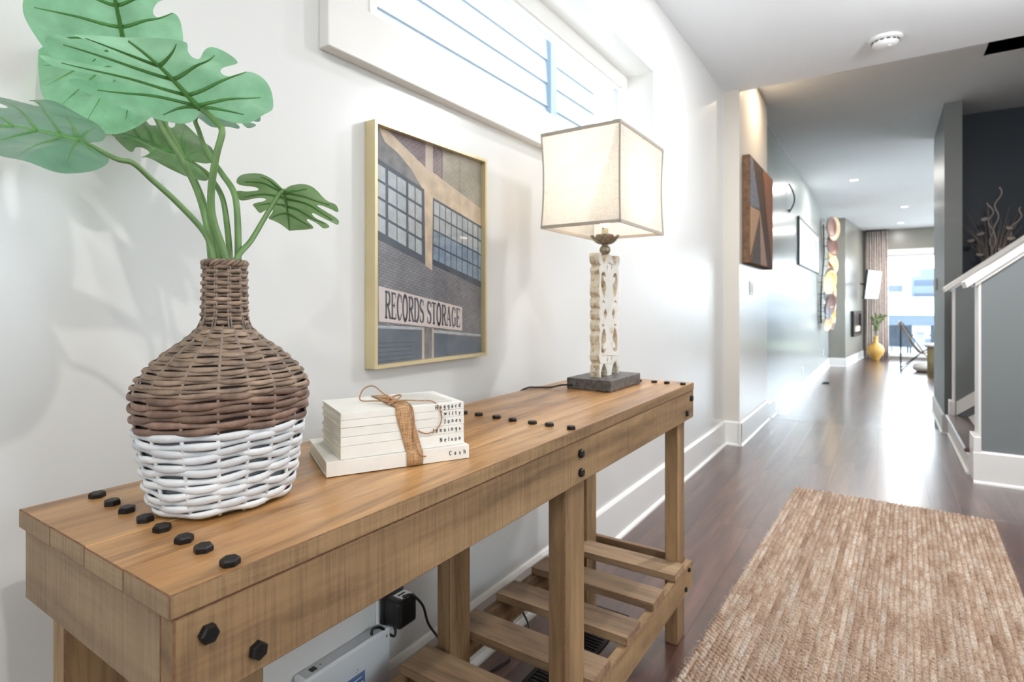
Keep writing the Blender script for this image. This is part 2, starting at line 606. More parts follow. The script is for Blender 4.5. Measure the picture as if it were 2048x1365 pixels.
glazed('unseen_fill_window', [rect(0.28, 1.22, 1.08, 2.12), rect(0.36, 0.72, 1.16, 2.04), rect(0.78, 1.14, 1.16, 2.04)], 'x', 1.97, 2.03, box(1.998, 2.002, 0.34, 1.16, 1.14, 2.06))  # unseen window, added and sized for daylight fill in the foyer
glazed('unseen_fill_door', [rect(-0.6, 0.5, 0.02, 2.3), rect(-0.2, 0.1, 0.6, 2.0)], 'y', -1.93, -1.88, box(-0.21, 0.11, -1.907, -1.903, 0.59, 2.01))  # unseen glazed door, added so daylight enters from behind the camera
fw = structure(obj('window_3', prism([rect(-0.32, 2.52, -0.24, 2.42), rect(-0.22, 1.10, -0.14, 2.32), rect(1.18, 2.42, -0.14, 2.32)], 17.44, 17.52, 'y'), M_TRIM))
obj('pane', box(-0.23, 1.11, 17.478, 17.482, -0.15, 2.33), M_GLASS, fw)
obj('pane', box(1.17, 2.43, 17.478, 17.482, -0.15, 2.33), M_GLASS, fw)
glazed('window_4', [rect(8.58, 12.62, -0.18, 2.62), rect(8.68, 10.56, -0.08, 2.52), rect(10.64, 12.52, -0.08, 2.52)], 'x', 2.66, 2.72, box(2.688, 2.692, 8.66, 12.54, -0.10, 2.54))
glazed('window_5', [rect(12.98, 17.02, -0.18, 2.62), rect(13.08, 14.96, -0.08, 2.52), rect(15.04, 16.92, -0.08, 2.52)], 'x', 2.66, 2.72, box(2.688, 2.692, 13.06, 16.94, -0.10, 2.54))
structure(obj('trim_5', box(-0.42, 2.59, 17.375, 17.4, 2.38, 2.52, 0.003), M_TRIM))
structure(obj('trim_6', box(-0.42, -0.30, 17.38, 17.4, -0.28, 2.38, 0.003), M_TRIM))

# ------------------------------------------------------------------ staircase on the right
RISE, RUN = 0.172, 0.215
stair = structure(obj('staircase_carriage', prism([[(0.47, 0.0), (2.4, 0.0), (2.4, 1.35), (0.47 + RUN * 7.1, 1.18), (0.50, 0.12)]], 4.70, 5.94, 'y'), M_TRIM))
stair.name = 'staircase'
for i in range(8):
    x0 = 0.452 + i * RUN
    z0 = i * RISE
    obj('riser', box(x0, x0 + 0.016, 4.652, 5.992, z0, z0 + RISE - 0.026, 0.001), M_TRIM, stair)
    obj('tread', box(x0 - 0.024, x0 + RUN + 0.012, 4.652, 5.992, z0 + RISE - 0.026, z0 + RISE, 0.009, 2), M_FLOOR, stair)
obj('quarter_round', tube([(0.447, 4.67, 0.008), (0.447, 5.98, 0.008)], 0.009, 8), M_TRIM, stair)
obj('nosing_strip', box(0.440, 0.452, 4.655, 5.99, 0.126, 0.146, 0.004, 2), M_TRIM, stair)
SL = 0.80
def knee(name, y0, y1, x0=0.495):
    zt = lambda x: 1.262 + (x - x0) * SL
    w = structure(obj(name, prism([[(x0, 0.0), (1.9, 0.0), (1.9, zt(1.9)), (x0, zt(x0))]], y0, y1, 'y'), M_GREY))
    c = 0.026
    obj('end_board', box(x0 - 0.014, x0 - 0.0005, y0 - 0.002, y1 + 0.002, 0.2, zt(x0) - 0.004, 0.002), M_TRIM, w)
    cap = [(x0 - 0.07, zt(x0 - 0.07) + 0.001), (1.9, zt(1.9) + 0.001), (1.9, zt(1.9) + 0.05), (x0 - 0.07 - 0.012, zt(x0 - 0.07) + 0.05 - 0.012)]
    obj('cap_rail', prism([cap], y0 - c, y1 + c, 'y'), M_TRIM, w)
    bed = [(x0 - 0.03, zt(x0 - 0.03) - 0.024), (1.9, zt(1.9) - 0.024), (1.9, zt(1.9)), (x0 - 0.03, zt(x0 - 0.03))]
    obj('bed_moulding', prism([bed], y0 - 0.012, y1 + 0.012, 'y'), M_TRIM, w)
    return w


kn = knee('wall_stair_near', 4.475, 4.65)
kf = knee('wall_stair_far', 5.995, 6.12)
baseboard('baseboard_stair_near', (0.455, 4.475), (1.9, 4.475), (0, -1), 0, 0.20)
structure(obj('trim_7', box(0.456, 0.494, 4.46, 4.665, 0.0, 0.285, 0.004, 2), M_TRIM))
structure(obj('trim_8', box(0.456, 0.494, 5.985, 6.13, -0.14, 0.285, 0.004, 2), M_TRIM))
sk = [(0.50, 0.172), (1.9, 0.172 + 1.4 * SL), (1.9, 0.30 + 1.4 * SL), (0.50, 0.285)]
structure(obj('trim_9', prism([sk], 5.9795, 5.9945, 'y'), M_TRIM))

# ------------------------------------------------------------------ recessed lamps and smoke detector
RL = ['round recessed lamp in the foyer ceiling near the high window', 'round recessed lamp in the foyer ceiling right of the camera',
      'round recessed lamp in the foyer ceiling behind the camera',
      'round recessed lamp in the ceiling above the patchwork canvas',
      'glowing round recessed lamp nearest of three in the hall ceiling', 'glowing round recessed lamp, middle one of three down the hall ceiling',
      'glowing round recessed lamp farthest down the hall, near the curtain']
for (x, y, z, w, c), lb in zip(CAN, RL):
    t = thing('recessed_light', (x, y, z), lb, 'ceiling light', 'recessed ceiling lamps')
    obj('trim_ring', lathe([(0.056, 0.002), (0.056, -0.004), (0.075, -0.008), (0.082, -0.004), (0.083, 0.0)], 28, cap=False), M_WHITEPL, t, True)
    obj('lens', lathe([(0.0001, -0.002), (0.057, -0.002)], 28, cap=False), M_LENS, t)
    l = area('lamp_light', (0, 0, -0.012), 0.07, w, c)
    l.parent = t

gp = thing('added_fill_globe', (0.75, 2.95, CZ), 'added white fill globe, out of view, hanging before the stairs', 'added fill light')  # unseen glowing globe, added to brighten the near ceiling
obj('canopy', lathe([(0.06, 0), (0.06, -0.02), (0.02, -0.03), (0.0001, -0.03)], 24, cap=False), M_WHITEPL, gp, True)
obj('rod', tube([(0, 0, -0.02), (0, 0, -0.21)], 0.006, 8), M_WHITEPL, gp)
obj('collar', lathe([(0.035, -0.20), (0.04, -0.24)], 20), M_WHITEPL, gp, True)
obj('globe', lathe([(0.0385, -0.232)] + [(0.12 * math.sin(a), -0.342 + 0.12 * math.cos(a)) for a in [PI * (i + 2) / 18 for i in range(16)]] + [(0.0001, -0.462)], 28, cap=False), emissive('fill_globe_glow', (0.95, 0.975, 1.0), 118.0), gp, True)
t = thing('smoke_detector', (0.003, 4.26, CZ), 'round white smoke detector on the foyer ceiling', 'smoke detector')
obj('base_plate', lathe([(0.092, 0.0), (0.094, -0.006), (0.09, -0.016), (0.076, -0.02)], 36, cap=False), M_WHITEPL, t, True)
obj('housing', lathe([(0.072, -0.018), (0.074, -0.03), (0.066, -0.046), (0.05, -0.056), (0.0001, -0.058)], 36, cap=False), M_WHITEPL, t, True)
M_VSLOT = plain('dark_slot', srgb(70, 70, 70), 0.8)
for k in range(14):
    a = 2 * PI * k / 14
    s = obj('vent_slot', box(-0.011, 0.011, -0.002, 0.002, -0.004, 0.004), M_VSLOT, t)
    s.location = (0.0735 * math.cos(a), 0.0735 * math.sin(a), -0.0265)
    s.rotation_euler = (0, 0, a + PI / 2)
obj('test_button', lathe([(0.014, -0.056), (0.014, -0.0595), (0.0001, -0.0605)], 18, cap=False), M_WHITEPL, t, True).location = (0.02, -0.02, 0)

# ------------------------------------------------------------------ console table
TX0, TX1, TY0, TY1, TZ = -0.918, -0.53, 0.247, 1.893, 0.84
tb = thing('console_table', (-0.724, 1.07, 0), 'long rustic wooden workbench console with dark bolts and slatted low shelf', 'table')
def tpart(name, m, mat, smooth=False, par=None):
    return stain_edges(obj(name, shift(m, (0.724, -1.07, 0)), mat, par or tb, smooth))


M_EDGE = plain('dark_edge_stain', srgb(112, 80, 52), 0.7, var=0.3, vscale=90)


def stain_edges(o):
    o.data.materials.append(M_EDGE)
    for p in o.data.polygons:
        if max(abs(c) for c in p.normal) < 0.985:
            p.material_index = 1
    return o


cuts = [TX0, -0.813, -0.715, -0.622, TX1]
TWEAK = [0.0, 0.0006, -0.0004, 0.0003]
for i in range(4):
    a, b = cuts[i], cuts[i + 1]
    p = obj('top_plank', box(-(b - a) / 2 + 0.0001, (b - a) / 2 - 0.0001, -(TY1 - TY0) / 2, (TY1 - TY0) / 2, -0.0115, 0.0115, 0.0013, 2), M_TOPWOOD, tb)
    stain_edges(p)
    for q in p.data.polygons:
        if abs(q.center.y) < (TY1 - TY0) / 2 - 0.004 and not (i == 3 and q.center.x > 0) and not (i == 0 and q.center.x < 0):
            q.material_index = 0
    p.data.materials.append(M_APRON)
    p.data.materials.append(M_APRONX)
    for q in p.data.polygons:
        if q.normal.x > 0.99 and i == 3:
            q.material_index = 2
        elif abs(q.normal.y) > 0.99:
            q.material_index = 3
    p.location = ((a + b) / 2 + 0.724, 0.0, TZ - 0.0115 + TWEAK[i])
ATOP = TZ - 0.0235
AB = 0.726
tpart('front_apron', box(TX1 - 0.026, TX1 - 0.0015, TY0 + 0.004, TY1 - 0.001, AB, ATOP, 0.002), M_APRON)
tpart('rear_apron', box(TX0 + 0.004, TX0 + 0.028, TY0 + 0.028, TY1 - 0.02, AB, ATOP, 0.002), M_APRON)
tpart('end_apron', box(TX0 + 0.006, TX1 - 0.027, TY0 + 0.005, TY0 + 0.027, AB, ATOP, 0.002), M_APRONX)
tpart('end_apron', box(TX0 + 0.03, TX1 - 0.027, TY1 - 0.026, TY1 - 0.002, AB, ATOP, 0.002), M_APRONX)
LY = [(0.268, 0.356), (1.04, 1.13), (1.80, 1.878)]
LYB = [(0.28, 0.37), (1.04, 1.122), (1.785, 1.866)]
for i in range(3):
    y0, y1 = LY[i]
    tpart('leg', box(-0.598, -0.5575, y0, y1, 0.0, ATOP, 0.002), M_LEGWOOD)
    y0, y1 = LYB[i]
    tpart('leg', box(-0.911, -0.872, y0, y1, 0.0, ATOP, 0.002), M_LEGWOOD)
# low shelf: two rails, a cross rail at each end and slats across
RZ0, RZ1 = 0.166, 0.249
tpart('front_rail', box(-0.5565, -0.533, 0.262, 1.888, RZ0, RZ1, 0.002), M_APRON)
tpart('rear_rail', box(-0.934, -0.912, 0.272, 1.876, RZ0, RZ1, 0.002), M_APRON)
tpart('cross_rail', box(-0.912, -0.557, 1.868, 1.888, RZ0 + 0.02, RZ1 + 0.012, 0.002), M_SLATWOOD)
for k in range(8):
    yc = 1.751 - 0.1925 * k
    if yc - 0.048 < 0.36:
        break
    s = obj('slat', box(-0.1985, 0.1985, -0.048, 0.048, -0.0105, 0.0105, 0.0018), M_SLATWOOD, tb)
    stain_edges(s)
    s.location = (-0.7325 + 0.724, yc - 1.07, RZ1 + 0.0108)
def hexbolt(name, loc, axis, r=0.0098, h=0.0075, rot=0.0):
    V, F = [], []
    for rr, z in ((r, 0), (r, h * 0.75), (r * 0.86, h)):
        for k in range(6):
            a = PI / 3 * k + rot
            V.append((rr * math.cos(a), rr * math.sin(a), z))
    for i in range(2):
        for k in range(6):
            l = (k + 1) % 6
            F.append((i * 6 + k, i * 6 + l, i * 6 + 6 + l, i * 6 + 6 + k))
    F.append(tuple(12 + k for k in range(6)))
    if axis == 'x':
        V = [(z, x, y) for x, y, z in V]
    o = obj(name, (V, F), M_IRON, tb)
    o.location = (loc[0] + 0.724, loc[1] - 1.07, loc[2])
    return o


BX = [-0.886, -0.836, -0.790, -0.738, -0.694, -0.641, -0.598, -0.545]
for yy, dy in ((0.316, 0.010), (1.047, 0.008), (1.824, 0.008)):
    for i, bx in enumerate(BX):
        hexbolt('bolt', (bx, yy - dy * (bx + 0.886) / 0.341 + dy * 0.5, TZ - 0.0005 + TWEAK[i // 2]), 'z', rot=random.uniform(0, 1))
for yy, zz in ((0.281, 0.791), (0.331, 0.750), (1.056, 0.789), (1.057, 0.749), (1.86, 0.793), (1.812, 0.751)):
    hexbolt('bolt', (TX1 - 0.0018, yy, zz), 'x', 0.0092, 0.0085, random.uniform(0, 1))
for yy, zz in ((1.842, 0.236), (1.806, 0.187), (1.08, 0.225), (1.10, 0.19)):
    hexbolt('bolt', (-0.5332, yy, zz), 'x', 0.0075, 0.007, random.uniform(0, 1))

# ------------------------------------------------------------------ stroke lettering
def arc(cx, cy, rx, ry, a0, a1, n=9):
    return [(cx + rx * math.cos(math.radians(a0 + (a1 - a0) * i / n)), cy + ry * math.sin(math.radians(a0 + (a1 - a0) * i / n))) for i in range(n + 1)]


def S(y, x0, x1):
    return ('s', [(x0, y), (x1, y)])


T_, N_ = 't', 'n'      # thick stroke, thin stroke; 's' = serif bar
GL = {
    'R': (0.62, [(T_, [(.14, 0), (.14, 1)]), (N_, [(.14, .97), (.32, .97)]), (T_, arc(.32, .745, .19, .225, 85, -85)), (N_, [(.14, .52), (.34, .52)]), (T_, [(.30, .52), (.55, .03)]), S(.03, .02, .28), S(.97, .02, .2), S(.03, .46, .64)]),
    'E': (0.56, [(T_, [(.14, 0), (.14, 1)]), (N_, [(.14, .97), (.50, .97)]), (N_, [(.14, .52), (.38, .52)]), (N_, [(.14, .03), (.52, .03)]), (N_, [(.50, .97), (.50, .80)]), (N_, [(.52, .03), (.53, .22)]), (N_, [(.38, .63), (.38, .41)]), S(.03, .02, .2), S(.97, .02, .2)]),
    'C': (0.60, [(T_, arc(.36, .5, .25, .48, 100, 260, 14)), (N_, arc(.36, .5, .20, .48, 100, 30, 6)), (N_, arc(.36, .5, .20, .48, 260, 330, 6)), (N_, [(.54, .98), (.54, .68)])]),
    'O': (0.66, [(T_, arc(.33, .5, .24, .48, 70, 290, 16)), (T_, arc(.33, .5, .24, .48, 110, -110, 16))]),
    'D': (0.64, [(T_, [(.14, 0), (.14, 1)]), (N_, [(.06, .97), (.30, .97)]), (T_, arc(.30, .5, .26, .47, 88, -88, 14)), (N_, [(.06, .03), (.30, .03)]), S(.03, .02, .2), S(.97, .02, .2)]),
    'S': (0.54, [(N_, arc(.27, .74, .19, .23, 20, 100, 5)), (T_, arc(.27, .74, .19, .23, 100, 230, 7) + arc(.27, .26, .20, .24, 50, -60, 8)), (N_, arc(.27, .26, .20, .24, -60, -160, 6)), (N_, [(.45, .98), (.45, .74)]), (N_, [(.07, .02), (.07, .28)])]),
    'T': (0.58, [(T_, [(.29, 0), (.29, 1)]), (N_, [(.03, .97), (.55, .97)]), (N_, [(.03, .97), (.03, .78)]), (N_, [(.55, .97), (.55, .78)]), S(.03, .16, .42)]),
    'A': (0.64, [(N_, [(.07, .02), (.30, .98)]), (T_, [(.30, .98), (.54, .02)]), (N_, [(.16, .34), (.44, .34)]), S(.03, -.02, .20), S(.03, .40, .66)]),
    'G': (0.64, [(T_, arc(.36, .5, .25, .48, 100, 270, 14)), (N_, arc(.36, .5, .20, .48, 100, 30, 6)), (N_, arc(.36, .5, .16, .48, 270, 330, 4)), (T_, [(.52, .05), (.52, .44)]), S(.45, .38, .62), (N_, [(.54, .98), (.54, .70)])]),
    'H': (0.70, [(T_, [(.14, 0), (.14, 1)]), (T_, [(.54, 0), (.54, 1)]), (N_, [(.14, .5), (.54, .5)]), S(.03, .02, .26), S(.97, .02, .26), S(.03, .42, .66), S(.97, .42, .66)]),
    'J': (0.50, [(T_, [(.32, .97), (.32, .2)] + arc(.18, .2, .14, .2, 0, -130, 6)), S(.97, .18, .46)]),
    'N': (0.70, [(N_, [(.13, 0), (.13, .97)]), (T_, [(.13, .97), (.55, .03)]), (N_, [(.55, 0), (.55, 1)]), S(.03, .02, .24), S(.97, .02, .2), S(.97, .44, .66)]),
    'a': (0.52, [(N_, arc(.22, .50, .16, .15, 160, 0, 6)), (T_, [(.38, .5), (.38, .08), (.46, .03)]), (T_, arc(.22, .18, .16, .16, 50, 310, 10))]),
    'c': (0.48, [(T_, arc(.25, .32, .18, .31, 60, 300, 12))]),
    'd': (0.56, [(T_, [(.40, 0), (.40, 1)]), (T_, arc(.23, .32, .17, .31, 40, 320, 12)), S(.97, .28, .44), S(.03, .36, .52)]),
    'e': (0.50, [(T_, arc(.25, .32, .19, .31, 0, 310, 14)), (N_, [(.06, .34), (.44, .34)])]),
    'g': (0.54, [(T_, arc(.24, .40, .17, .23, 0, 360, 14)), (T_, [(.41, .63), (.41, -.12)] + arc(.24, -.12, .17, .17, 0, -150, 6)), S(.62, .36, .52)]),
    'h': (0.60, [(T_, [(.12, 0), (.12, 1)]), (T_, arc(.28, .44, .16, .18, 170, 0, 6) + [(.44, 0)]), S(.97, .02, .16), S(.03, .02, .22), S(.03, .34, .54)]),
    'i': (0.34, [(T_, [(.17, 0), (.17, .62)]), (T_, [(.17, .82), (.17, .93)]), S(.61, .04, .2), S(.03, .05, .29)]),
    'l': (0.34, [(T_, [(.17, 0), (.17, 1)]), S(.97, .04, .2), S(.03, .05, .29)]),
    'n': (0.60, [(T_, [(.12, 0), (.12, .62)]), (T_, arc(.28, .44, .16, .18, 170, 0, 6) + [(.44, 0)]), S(.61, .02, .16), S(.03, .02, .22), S(.03, .34, .54)]),
    'o': (0.54, [(T_, arc(.26, .32, .19, .31, 0, 360, 16))]),
    'r': (0.46, [(T_, [(.14, 0), (.14, .62)]), (T_, arc(.30, .42, .16, .20, 170, 50, 5)), S(.61, .02, .18), S(.03, .02, .28)]),
    's': (0.44, [(T_, arc(.21, .47, .14, .15, 30, 230, 7) + arc(.21, .16, .15, .15, 50, -150, 8))]),
    't': (0.42, [(T_, [(.18, .85), (.18, .14)] + arc(.30, .14, .12, .13, 180, 310, 5)), S(.61, .04, .36)]),
    'w': (0.74, [(T_, [(.08, .62), (.22, .02)]), (N_, [(.22, .02), (.36, .60)]), (T_, [(.36, .60), (.50, .02)]), (N_, [(.50, .02), (.64, .62)]), S(.61, .0, .18), S(.61, .54, .74)]),
    'y': (0.56, [(T_, [(.08, .62), (.28, .04)]), (N_, [(.48, .62), (.20, -.26), (.08, -.28)]), S(.61, .0, .2), S(.61, .38, .58)]),
    'V': (0.62, [(T_, [(.05, 1), (.30, 0)]), (T_, [(.30, 0), (.56, 1)])]),
    'v': (0.54, [(T_, [(.05, .62), (.26, 0)]), (T_, [(.26, 0), (.48, .62)])]),
}


def ribbon(pts, w):
    P = [Vector((p[0], p[1])) for p in pts]
    V, F = [], []
    n = len(P)
    for i in range(n):
        a = P[max(0, i - 1)]
        b = P[min(n - 1, i + 1)]
        d = (b - a)
        d = d.normalized() if d.length > 1e-9 else Vector((1, 0))
        q = Vector((-d.y, d.x)) * (w / 2)
        V += [tuple(P[i] + q), tuple(P[i] - q)]
    for i in range(n - 1):
        F.append((2 * i, 2 * i + 1, 2 * i + 3, 2 * i + 2))
    return V, F


def text2d(s, thick=0.11, thin=0.06, gap=0.08, serif=None, jig=0.0):
    """Letters as flat ribbons, cap height 1; returns per-letter (verts2d, faces) and total width."""
    x = 0.0
    out = []
    for ch in s:
        if ch == ' ':
            x += 0.34
            continue
        w, st = GL[ch]
        V, F = [], []
        dy = random.uniform(-jig, jig)
        for k, pts in st:
            v, f = ribbon(pts, {'t': thick, 'n': thin, 's': serif or thin}[k])
            n = len(V)
            V += [(a + x, b + dy) for a, b in v]
            F += [tuple(i + n for i in q) for q in f]
        out.append((V, F))
        x += w + gap
    return out, x - gap


# ------------------------------------------------------------------ stack of painted books
M_BOOK = plain('chalk_white_book_paint', srgb(228, 225, 218), 0.75, var=0.03, vscale=40, bump=0.25, bscale=250)
M_PAGES = NT('cream_page_edges')
_v = M_PAGES.coords()
_n = M_PAGES.noise(M_PAGES.mapv(_v, (2, 2, 900)), 1.0, 2)
M_PAGES.l(M_PAGES.ramp(_n, [(0.3, srgb(196, 190, 174)), (0.6, srgb(240, 233, 216))]), M_PAGES.b.inputs['Base Color'])
M_PAGES.b.inputs['Roughness'].default_value = 0.85
M_PAGES = M_PAGES.m
M_INK = plain('black_stamp_ink', srgb(28, 28, 32), 0.7)
M_GREYINK = plain('grey_page_print', srgb(176, 174, 168), 0.8)


def book(fl, ang, L, W, T, z, word, frac, size, label, top_print=False):
    """fl = front-left bottom corner, spine along local +x, pages away in +y"""
    t = thing('book', (fl[0], fl[1], z), label, 'book', 'books tied in the stack', ang)
    cov = prism([rect(0, L, 0, W)], T - 0.0016, T)
    obj('cover', box(0, L, 0, W, T - 0.0018, T - 0.0001, 0.0004), M_BOOK, t)
    obj('cover', box(0, L, 0, W, 0.0001, 0.0018, 0.0004), M_BOOK, t)
    obj('spine', box(-0.0002, L + 0.0002, -0.0012, 0.0012, 0.0001, T - 0.0001, 0.0006), M_BOOK, t)
    obj('page_block', box(0.002, L - 0.002, 0.0012, W - 0.002, 0.0018, T - 0.0018), M_PAGES, t)
    letters, w = text2d(word, 0.17, 0.12, 0.50 if len(word) > 4 else 0.72, 0.10, 0.06)
    s = size
    x0 = L - 0.006 - w * s if frac is None else frac * L
    for v, f in letters:
        V = [(x0 + a * s, -0.0017, T * 0.5 - 0.38 * s + b * s) for a, b in v]
        obj('spine_letter', (V, f), M_INK, t)
    if top_print:
        V, F = [], []
        for k in range(26):
            yy = 0.012 + k * 0.0044
            v, f = ribbon([(L * 0.44, yy), (L * (0.93 - 0.10 * (k % 5 == 4)), yy)], 0.0011)
            n = len(V)
            V += [(a, b, T + 0.00006) for a, b in v]
            F += [tuple(i + n for i in q) for q in f]
        o = obj('page_print', (V, F), M_GREYINK, t)
        o['kind'] = 'stuff'
    return t


A1 = math.atan2(0.205, 0.110)
A2 = math.atan2(0.185, 0.091)
zz = TZ + 0.0008
book((-0.697, 0.546), A1, 0.2326, 0.166, 0.0228, zz, 'Cash', None, 0.0070, 'widest white painted book at the bottom of the stack, stamped Cash')
zz += 0.0229
SB = [('Nelson', 0.0200, 'thick white painted book stamped Nelson, lying on the widest book'),
      ('Jennings', 0.0136, 'thin white painted book stamped Jennings on its spine'),
      ('Jones', 0.0141, 'thin white painted book stamped Jones on its spine'),
      ('Twitty', 0.0117, 'thin white painted book stamped Twitty, second from the top'),
      ('Haggard', 0.0117, 'white painted book on top of the stack, stamped Haggard')]
FLs = Vector((-0.689, 0.566))
for i, (wd_, th, lb) in enumerate(SB):
    jx = [0, 0.0004, -0.0005, 0.0006, 0.0][i]
    book((FLs.x + jx, FLs.y - jx), A2 + [0, 0.004, -0.003, 0.003, 0][i], 0.206, 0.134, th, zz, wd_, None, 0.0068, lb, i == 4)
    zz += th + 0.0001
BT = zz
# burlap band and twine bow round the stack
M_BURLAP = NT('burlap')
_v = M_BURLAP.coords()
_a = M_BURLAP.noise(M_BURLAP.mapv(_v, (700, 700, 60)), 1.0, 2)
_b = M_BURLAP.noise(M_BURLAP.mapv(_v, (60, 60, 900)), 1.0, 2)
_c = M_BURLAP.mix(0.5, M_BURLAP.ramp(_a, [(0.3, srgb(110, 76, 48)), (0.62, srgb(206, 166, 124))]), M_BURLAP.ramp(_b, [(0.3, srgb(120, 84, 54)), (0.62, srgb(198, 158, 116))]))
M_BURLAP.l(_c, M_BURLAP.b.inputs['Base Color'])
M_BURLAP.b.inputs['Roughness'].default_value = 0.95
M_BURLAP.bump(_a, 0.6, 0.0008)
M_BURLAP = M_BURLAP.m
M_TWINE = plain('jute_twine', srgb(168, 128, 92), 0.9, var=0.25, vscale=400, bump=0.8, bscale=900)
tie = thing('burlap_tie', (FLs.x, FLs.y, TZ), 'brown burlap band and twine bow tied around the white books', 'ribbon')
e1 = Vector((math.cos(A2), math.sin(A2), 0))
e2 = Vector((-e1.y, e1.x, 0))
def bk(a, b, z):
    """point on the stack: a along the spine, b away from the spine, z above the table, local to the tie"""
    p = e1 * a + e2 * b
    return (p.x, p.y, z)


HT = BT - TZ
w0, w1 = 0.085, 0.112
path = [(-0.0028, 0.026), (-0.0032, 0.05), (-0.0032, HT - 0.012), (-0.0026, HT + 0.0004), (0.004, HT + 0.0016), (0.02, HT + 0.0016), (0.07, HT + 0.0014), (0.128, HT + 0.0014), (0.1362, HT - 0.001), (0.137, HT - 0.02), (0.137, 0.0265)]
# the lower end leans out to the wider book, then runs down its spine
low = [(-0.0098, 0.0015), (-0.0100, 0.0120), (-0.0098, 0.0210), (-0.0078, 0.0242)]
V, F = [], []
allp = low + path
for i, (b, z) in enumerate(allp):
    for q in range(5):
        a = w0 + (w1 - w0) * q / 4 + (0.017 if i < 4 else 0.017 * max(0, 1 - (z - 0.026) / 0.06) if i < 7 else 0) - (0.012 if i >= 8 else 0) * 0
        V.append(bk(a, b + 0.0003 * math.sin(q * 2.1 + i), z + 0.0002 * math.cos(q * 3 + i)))
for i in range(len(allp) - 1):
    for q in range(4):
        F.append((i * 5 + q, i * 5 + q + 1, i * 5 + q + 6, i * 5 + q + 5))
o = obj('band', (V, F), M_BURLAP, tie, True)
md = o.modifiers.new('s', 'SOLIDIFY'); md.thickness = 0.0008; md.offset = 0
kz = HT + 0.0025
def tw(name, pts, r=0.0011):
    return obj(name, tube(smooth_pts([bk(*p) for p in pts], 6), r, 6), M_TWINE, tie, True)


tw('twine_loop', [(0.096, 0.03, kz + .002), (0.082, 0.05, kz + .014), (0.072, 0.075, kz + .024), (0.058, 0.085, kz + .018), (0.052, 0.082, kz + .001), (0.07, 0.06, kz + .001), (0.098, 0.032, kz + .003)])
tw('twine_loop', [(0.096, 0.03, kz + .003), (0.112, 0.022, kz + .004), (0.135, 0.018, kz + .002), (0.152, 0.008, kz + .001), (0.160, -0.004, HT - .006), (0.163, -0.006, HT - .025), (0.155, -0.006, HT - .04), (0.140, -0.006, HT - .046), (0.128, -0.0055, HT - .043), (0.122, -0.0055, HT - .039)])
tw('twine_end', [(0.096, 0.03, kz + .003), (0.106, 0.01, kz + .004), (0.112, -0.003, HT), (0.115, -0.0065, HT - .02), (0.114, -0.0065, HT - .04), (0.115, -0.0065, HT - .052), (0.122, -0.0125, 0.020), (0.133, -0.0130, 0.014)])
tw('twine_end', [(0.096, 0.03, kz + .003), (0.088, 0.02, kz + .002), (0.078, 0.012, kz + .002)], 0.0014)
tw('twine_knot', [(0.09 + 0.006 * math.cos(a), 0.032 + 0.008 * math.sin(a), kz + 0.003 + 0.002 * math.sin(a * 1.7)) for a in [i * 0.7 for i in range(18)]], 0.0014)
tw('twine_bow_loop', [(0.096, 0.03, kz + .002), (0.085, 0.048, kz + .006), (0.074, 0.046, kz + .008), (0.074, 0.03, kz + .006), (0.086, 0.02, kz + .004), (0.1, 0.03, kz + .003)], 0.0014)
tw('twine_bow_loop', [(0.096, 0.03, kz + .002), (0.11, 0.042, kz + .009), (0.106, 0.055, kz + .008), (0.094, 0.046, kz + .006), (0.093, 0.032, kz + .003)], 0.0014)

# ------------------------------------------------------------------ framed photograph
M_BRASS = plain('pale_gold_frame', srgb(216, 200, 158), 0.38, 0.4, var=0.05, bump=0.05)
PY0, PY1, PZ0, PZ1 = 0.944, 1.402, 0.944, 1.549
pf = thing('framed_picture', (WX + 0.001, (PY0 + PY1) / 2, PZ0), 'pale gold framed photograph of a warehouse with a records storage sign', 'picture')
def lp(m):
    return shift(m, (-(WX + 0.001), -(PY0 + PY1) / 2, -PZ0))


FWd = 0.009
obj('frame', lp(prism([rect(PY0, PY1, PZ0, PZ1), rect(PY0 + FWd, PY1 - FWd, PZ0 + FWd, PZ1 - FWd)], WX + 0.001, WX + 0.036, 'x')), M_BRASS, pf)
obj('backing', lp(box(WX + 0.002, WX + 0.018, PY0 + FWd, PY1 - FWd, PZ0 + FWd, PZ1 - FWd)), plain('dark_photo_ground', srgb(92, 92, 100), 0.6, var=0.15, vscale=20), pf)
def brickmat(name, c1, c2, mortar, sc_=34):
    t = NT(name)
    v = t.coords(False)
    sx = t.n('ShaderNodeSeparateXYZ')
    t.l(v, sx.inputs[0])
    sh = t.n('ShaderNodeMath', operation='MULTIPLY_ADD')      # courses fall away to the right in the printed photograph
    sh.inputs[1].default_value = 0.22
    t.l(sx.outputs['Y'], sh.inputs[0])
    t.l(sx.outputs['Z'], sh.inputs[2])
    sw = t.n('ShaderNodeCombineXYZ')
    t.l(sx.outputs['Y'], sw.inputs[0])
    t.l(sh.outputs[0], sw.inputs[1])
    b = t.n('ShaderNodeTexBrick')
    b.inputs['Color1'].default_value = (*c1, 1)
    b.inputs['Color2'].default_value = (*c2, 1)
    b.inputs['Mortar'].default_value = (*mortar, 1)
    b.inputs['Scale'].default_value = sc_
    b.inputs['Mortar Size'].default_value = 0.035
    t.l(sw.outputs[0], b.inputs['Vector'])
    nz = t.noise(v, 14, 4)
    t.l(t.mix(0.7, b.outputs[0], t.ramp(nz, [(0.3, (0.6,) * 3), (0.7, (1.15,) * 3)]), 'MULTIPLY'), t.b.inputs['Base Color'])
    t.b.inputs['Roughness'].default_value = 0.6
    return t.m


